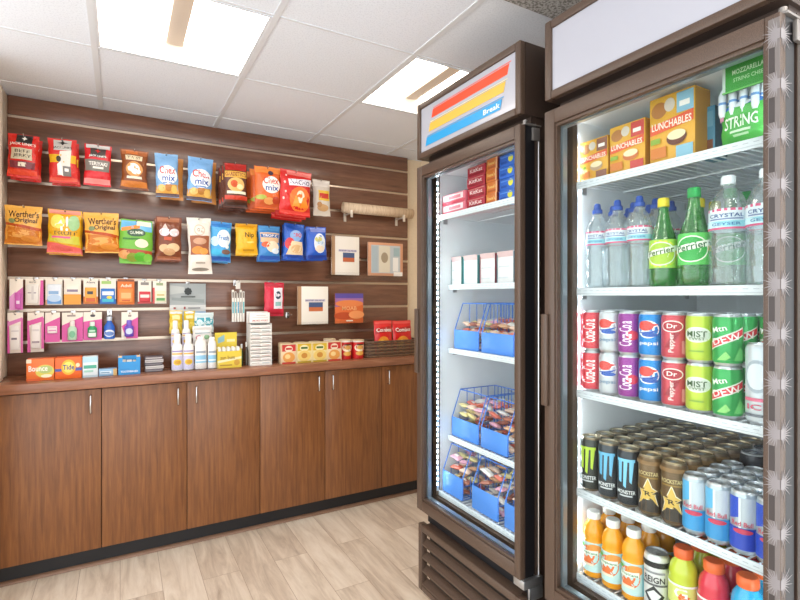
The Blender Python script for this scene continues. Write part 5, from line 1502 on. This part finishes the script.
pw = drink_bottle('water_bottle', 1.312, 1.0545, R2, wprof, M_WATER, '2a50a8', wcap, wr * .995, .134, .043, 'e8eef2', wlab, 'clear water bottle with a blue sports cap, front row far left', 'bottle', 'blue-capped water bottles', TURN)
for i, (x, y, lab) in enumerate(((1.312, .982, 'clear water bottle with a blue sports cap, front row second from left'), (1.312, .909, 'clear water bottle with a blue sports cap, front row beside the yellow-capped green bottle'))):
    dup(pw, (x, y, R2 + .0008), lab)
for i, (x, y) in enumerate(((1.388, 1.0545), (1.388, .982), (1.388, .909), (1.464, 1.0545), (1.464, .982), (1.464, .909))):
    dup(pw, (x, y, R2 + .0008), 'clear water bottle with a blue sports cap, behind the front row')
# green sparkling water
gr_ = .036
gprof = [(gr_ * .8, 0), (gr_ * .99, .006), (gr_, .04), (gr_ * .97, .07), (gr_, .105), (gr_ * .97, .122), (gr_ * .80, .145), (gr_ * .52, .176), (gr_ * .37, .204), (gr_ * .34, .222)]
gcap = [(gr_ * .42, .2225), (gr_ * .42, .243), (gr_ * .37, .247)]
per = [('e', .5, .5, .42, .46, '5cc25a'), ('e', .5, .5, .38, .42, 'e9efdc'), ('e', .5, .5, .34, .38, '3aa848'), ('q', [(.04, .36), (.9, .58), (.96, .80), (.10, .58)], 'f2f4e6'), ('t', 'Perrier', .5, .585, .66, .22, '2a6a38', .16, 1.6), ('r', .86, .42, .99, .6, 'd8c040')]
perl = [('e', .5, .5, .44, .48, 'dcd83a'), ('e', .5, .5, .38, .42, 'e9efdc'), ('e', .5, .5, .34, .38, 'a8c83c'), ('q', [(.04, .36), (.9, .58), (.96, .80), (.10, .58)], 'f2f4e6'), ('t', 'Perrier', .5, .585, .66, .22, '4a6a28', .16, 1.6), ('r', .86, .42, .99, .6, 'd8c040')]
gy = drink_bottle('sparkling_water_bottle', 1.315, .838, R2, gprof, M_GREENB, 'e4cf2c', gcap, gr_ * 1.006, .052, .078, '9ccf4a', perl, 'green sparkling water bottle with a yellow cap in the front row', 'bottle', 'green sparkling water bottles', TURN)
gg = drink_bottle('sparkling_water_bottle', 1.313, .7525, R2, [(a * 1.06, b * 1.05) for a, b in gprof], M_GREENB, '1f9a48', [(a * 1.06, b * 1.05) for a, b in gcap], gr_ * 1.066, .056, .082, '5cc25a', per, 'green sparkling water bottle with a green cap in the front row', 'bottle', 'green sparkling water bottles', TURN)
for x in (1.410, 1.490):
    dup(gy, (x, .795, R2 + .0008), 'green sparkling water bottle with a yellow cap, behind the front row')
    dup(gg, (x, .712, R2 + .0008), 'green sparkling water bottle with a green cap, behind the front row')
# large water with white caps
lr = .0425
lprof = [(lr * .8, 0), (lr, .006)] + ridged(lr, .012, .132, 10, .0016) + [(lr * .985, .138), (lr * .985, .190), (lr * .92, .205), (lr * .66, .230), (lr * .34, .243), (lr * .32, .252)]
lcap = [(lr * .38, .2525), (lr * .38, .270), (lr * .33, .274)]
lw = drink_bottle('water_bottle', 1.318, .671, R2, lprof, M_WATER, 'e9eef2', lcap, lr * .995, .138, .051, 'e2ecf2', wlab, 'large clear water bottle with a white cap and pink-edged label', 'bottle', 'white-capped large water bottles', TURN)
dup(lw, (1.318, .5855, R2 + .0008), 'large clear water bottle partly hidden by the right door frame')
dup(lw, (1.412, .625, R2 + .0008), 'large clear water bottle standing behind the two front large ones')

# --- cans
def can(name, r, h, color, specs, label, cat, group, loc, rot=TURN, rough=.28, metal=.25, top='d6d8da', lid='bfc2c5'):
    mb = MB().m(mat(color, rough, metal))
    mb.m(mat(top, .3, .7)); mb.lathe([(r * .80, .0), (r * .86, .003), (r * .95, .008)], n=30, cap1=False)
    mb.m(mat(color, rough, metal)); mb.lathe([(r * .95, .008), (r, .013), (r, h - .014), (r * .93, h - .0065)], n=30, cap0=False, cap1=False)
    mb.m(mat(top, .3, .7)); mb.lathe([(r * .93, h - .0065), (r * .88, h - .003), (r * .865, h - .0025)], n=30, cap0=False, cap1=False)
    mb.decals(label_S(r, .013, h - .027), specs, .00045, 8, .28)
    o = mb.build(name, None, 50, loc, rot)
    tag(o, label, cat, group)
    m2 = MB().m(mat(lid, .3, .85))
    m2.lathe([(r * .865, h - .0025), (r * .865, h), (r * .80, h), (r * .78, h - .004), (.001, h - .004)], n=26, cap0=False)
    m2.build('lid', o, 40)
    m3 = MB().m(mat('d2d4d6', .3, .9))
    m3.box(-r * .38, -r * .2, h - .0036, r * .22, r * .2, h - .0022, .0006)
    m3.build('pull_tab', o, 40)
    return o
SR, SH = .0325, .1260
coke = [('q', [(.30, .02), (.72, .02), (.72, .98), (.30, .98)], 'd83a44'), ('t', 'Coca-Cola', .5, .5, .88, .36, 'f4eceb', math.pi / 2, .83), ('r', .0, .0, .18, 1, 'c42a38')]
cherry = [('e', .66, .45, .18, .14, 'd83048'), ('t', 'Coca-Cola', .44, .5, .88, .34, 'f2e6f0', math.pi / 2, .83), ('r', .82, 0, 1, 1, '6a2a78')]
def pepsi(bg, txt): return [('e', .48, .66, .32, .25, 'f2f4f6'), ('q', [(.18, .68), (.5, .70), (.78, .80), (.30, .88)], 'd8463c'), ('e', .42, .76, .22, .14, 'd8463c'), ('q', [(.20, .56), (.50, .50), (.80, .66), (.5, .60)], '2a58b0'), ('e', .54, .51, .22, .06, '2a58b0'), ('t', 'pepsi', .5, .26, .5, .13, txt)]
drp = [('e', .5, .78, .30, .16, 'f0e0dc'), ('e', .5, .78, .26, .13, 'b02a34'), ('t', 'Dr', .5, .79, .26, .12, 'f4e8e4'), ('q', [(.30, .2), (.46, .2), (.70, .62), (.54, .62)], 'a02030'), ('t', 'Pepper', .5, .34, .62, .14, 'f2dcd8', math.pi / 2, .83), ('r', .74, .05, .9, .4, 'd88a8a')]
mist = [('e', .48, .60, .36, .20, 'e6e9dc'), ('e', .48, .60, .32, .17, 'd2d8cc'), ('t', 'MIST', .47, .62, .5, .15, '3c5a30'), ('t', 'TWST', .47, .50, .4, .07, '5a7a40'), ('r', .84, .0, 1, .9, '7cb838'), ('r', .3, .16, .64, .2, '8ab040')]
dew = [('q', [(.06, .24), (.94, .62), (.94, .84), (.06, .46)], 'dfe6d8'), ('q', [(.10, .28), (.92, .65), (.92, .80), (.10, .43)], 'd8343c'), ('t', 'DEW', .5, .54, .7, .17, 'f4e4e0', .34, .83), ('t', 'Mtn', .34, .78, .36, .14, 'ecf4e6', .3, .83), ('q', [(.3, .02), (.5, .24), (.6, .1), (.5, .02)], '8ad070'), ('q', [(.66, .02), (.8, .36), (.94, .2), (.9, .02)], '66c068')]
YS = [1.068 - .0672 * k for k in range(9)]
kinds = [('d24350', coke, 'red cola can with white script'), ('c3c8cc', pepsi('c3c8cc', '7a94b0'), 'silver diet cola can with a red, white and blue disc'), ('93388f', cherry, 'purple and magenta cherry cola can with white script'),
         ('2384cf', pepsi('2384cf', 'eef4fa'), 'blue cola can with a red, white and blue disc'), ('c74a55', drp, 'dark red pepper soda can'), ('b9cf44', mist, 'lime green citrus soda can with a pale oval'), ('3aa455', dew, 'green soda can with a slanted red word'), ('4aa858', dew, 'green soda can by the right door frame')]
for i, (col, sp, desc) in enumerate(kinds):
    xx = 1.3035 if i < 7 else 1.385
    base = can('soda_can', SR, SH, col, sp, desc + ', lower of the front pair', 'can', 'soda cans on the third shelf', (xx, YS[i], R3 + .0008))
    dup(base, (xx, YS[i], R3 + .0008 + SH + .0008), desc + ', upper of the front pair')
    for dx_ in ((1, 2) if i < 7 else (1,)):
        for lv in range(2):
            dup(base, (xx + .068 * dx_, YS[i], R3 + .0008 + lv * (SH + .0008)), desc + ', behind the front pair')
tall = can('soda_can', .0325, .187, 'ccd3d8', [('e', .42, .62, .30, .24, 'a9b4be'), ('e', .42, .62, .24, .19, 'dfe5ea'), ('r', .1, .26, .9, .31, 'd86a84'), ('t', 'ICE', .45, .18, .5, .08, 'd85a78'), ('r', .1, .04, .9, .08, '6a7078'), ('r', .72, .3, .8, .95, 'b0bac4')],
           'tall silver drink can with pink lettering beside the right door frame', 'can', None, (1.3035, .590, R3 + .0008))

# energy drinks on the fourth shelf
ER, EH = .0322, .167
def monster(c): return [('q', [(.26, .42), (.36, .40), (.38, .88), (.24, .90)], c), ('q', [(.42, .34), (.50, .30), (.55, .88), (.44, .90)], c), ('q', [(.60, .44), (.66, .40), (.74, .90), (.60, .88)], c), ('q', [(.22, .84), (.76, .84), (.76, .90), (.22, .90)], c),
                        ('t', 'MONSTER', .5, .22, .54, .08, 'e8ecec'), ('r', .32, .13, .68, .16, 'c8ccd0')]
rock = [('r', 0, 0, 1, .40, '3a3430'), ('s', .5, .37, .50, .31, 'efe6cc', 5, .42), ('s', .5, .37, .44, .275, 'd8b458', 5, .42), ('t', 'R', .5, .36, .16, .09, '2c2620'), ('t', 'ROCKSTAR', .5, .75, .56, .08, 'd8c48a'), ('r', .24, .66, .76, .69, '9a7a3c'), ('r', 0, .92, 1, 1, '8a6a44')]
EY = [1.0715, 1.0035, .9365, .868, .800]
EPITCH = .0672
ek = [('3b3f3c', monster('b4d23c'), 'black energy can with green claw marks', 'front row far left'), ('3a4046', monster('6ab4dc'), 'black energy can with light blue claw marks', 'front row second from left'), ('34383e', monster('7cc4e4'), 'black energy can with light blue claw marks', 'front row third from left'),
      ('6f5638', rock, 'black and bronze energy can with a gold star', 'front row fourth from left'), ('6a5235', rock, 'black and bronze energy can with a gold star', 'front row beside the blue cans')]
for i, (col, sp, desc, where) in enumerate(ek):
    base = can('energy_drink_can', ER, EH, col, sp, desc + ', ' + where, 'can', 'tall energy drink cans on the fourth shelf', (1.3035 - .0, EY[i], R4 + .0008), top='8f7f68', lid='b5a486' if i > 2 else 'aea48e')
    for k in range(1, 7):
        dup(base, (1.3035 + .0672 * k, EY[i], R4 + .0008), desc + ', in the rows behind the front')
bl_ = can('energy_drink_can', ER, EH, '22222a', [('s', .5, .5, .34, .2, 'a8acb2', 5, .42), ('r', .2, .75, .8, .8, '8a8e96')], 'black energy can with a silver star at the back right of the fourth shelf', 'can', 'black cans at the back right', (1.575, .735, R4 + .0008), lid='6a6e74')
for x, y in ((1.575, .668), (1.575, .601), (1.642, .735), (1.642, .668), (1.642, .601)): dup(bl_, (x, y, R4 + .0008))
BR, BH = .0285, .149
rb = lambda a, b: [('q', [(.0, .52), (.40, .62), (.40, 1), (.0, 1)], a), ('q', [(.44, .52), (1, .40), (1, 1), (.44, 1)], 'c9d2da'), ('r', 0, 0, 1, .42, b), ('q', [(.40, .42), (.46, .42), (.46, 1), (.40, 1)], 'e0e6ea'), ('t', 'Red Bull', .48, .50, .52, .09, 'd0506a'), ('e', .5, .36, .24, .05, 'c8405c')]
BY = [(.742, '5aaede', '3f97d0', 'light blue and silver slim energy can beside the gold star can'), (.684, '62b2de', '3b92cc', 'light blue and silver slim energy can, second from the gold star cans'), (.626, '3050c0', '2a48b8', 'deep blue and silver slim energy can, front row'), (.5695, '3354c4', '2c4cbc', 'deep blue slim energy can against the right door frame')]
for y, c1, c2, lab in BY:
    base = can('slim_energy_can', BR, BH, 'b4c0ca', rb(c1, c2), lab, 'can', 'slim energy cans on the fourth shelf', (1.300, y, R4 + .0008), metal=.5)
    for k in range(1, 4):
        dup(base, (1.300 + .0595 * k, y, R4 + .0008), lab.split(' slim')[0] + ' slim energy can in the rows behind the front')

# bottom shelf: juice, white can, sports drinks
jr = .0325
jprof = [(jr * .85, 0), (jr, .006), (jr, .112), (jr * .93, .118), (jr * 1.0, .126), (jr * .99, .142), (jr * .82, .160), (jr * .56, .172), (jr * .54, .178)]
jcap = [(jr * .60, .1785), (jr * .62, .181), (jr * .62, .197), (jr * .56, .201)]
jlab = [('e', .44, .55, .34, .34, 'e8743a'), ('e', .62, .80, .24, .16, 'f09a4a'), ('r', .84, 0, 1, 1, '8ad0dc'), ('q', [(.10, .52), (.74, .60), (.74, .76), (.10, .68)], 'f0f2e4'), ('t', 'Tropicana', .43, .64, .56, .11, '2f7a48'), ('r', .2, .22, .6, .30, 'f6e2c8'), ('e', .2, .86, .1, .06, '6ab04a')]
oj = drink_bottle('juice_bottle', 1.306, 1.0625, R5, jprof, M_OJ, 'f0eee8', jcap, jr * 1.004, .020, .090, 'c4e0dc', jlab, 'orange juice bottle with a white cap, front row far left', 'bottle', 'orange juice bottles', TURN)
dup(oj, (1.306, .993, R5 + .0008), 'orange juice bottle with a white cap, front row middle')
dup(oj, (1.306, .923, R5 + .0008), 'orange juice bottle with a white cap, front row beside the white can')
for k in (1, 2):
    for y in (1.0625, .993, .923): dup(oj, (1.306 + .071 * k, y, R5 + .0008), 'orange juice bottle with a white cap, behind the front row')
wc = can('energy_drink_can', ER, .166, 'e4e4e2', [('q', [(.2, .30), (.5, .06), (.8, .30), (.5, .50)], '3a3a3c'), ('q', [(.3, .32), (.5, .16), (.7, .32), (.5, .42)], 'e4e4e2'), ('t', 'REIGN', .5, .62, .6, .12, '2a2a2c'), ('r', .12, .5, .88, .54, '6a6a6c'), ('r', .0, .86, 1, .97, '2e2e30'), ('r', .2, .74, .8, .78, '9a9a9c')],
         'white energy can with black markings on the bottom shelf', 'can', None, (1.306, .852, R5 + .0008))
sr_ = .0365
SZ = .955
sprof = [(sr_ * .85, 0), (sr_, .007), (sr_, .045), (sr_ * .93, .056), (sr_, .068), (sr_, .128), (sr_ * .93, .140), (sr_ * .97, .150), (sr_ * .84, .172), (sr_ * .6, .186), (sr_ * .58, .190)]
sprof = [(a, b * SZ) for a, b in sprof]
scap = [(sr_ * .66, .1905), (sr_ * .70, .193), (sr_ * .70, .213), (sr_ * .60, .218)]
scap = [(a * .93, b * SZ) for a, b in scap]
slab = [('q', [(.50, .10), (.72, .46), (.5, .60), (.44, .40)], 'e8702c'), ('t', 'G', .5, .6, .3, .5, 'f2f2ee'), ('r', 0, .9, 1, 1, 'f0f0ea')]
first = {}
for y, body, lc, cn, lab in ((.780, M_GAT_Y, 'd8dc7c', 'yellow-green', 'yellow-green sports drink bottle with an orange cap beside the white can'), (.702, M_GAT_R, 'd86a74', 'red', 'red sports drink bottle with an orange cap'), (.624, M_GAT_B, '6ac4e4', 'blue', 'bright blue sports drink bottle with an orange cap')):
    o = drink_bottle('sports_drink_bottle', 1.312, y, R5, sprof, body, 'ea6a34', scap, sr_ * 1.006, .070 * SZ, .054, lc, slab, lab, 'bottle', 'sports drink bottles', TURN)
    for k in (1, 2): dup(o, (1.312 + .080 * k, y, R5 + .0008), cn + ' sports drink bottle with an orange cap, behind the front row')
    first[cn] = o
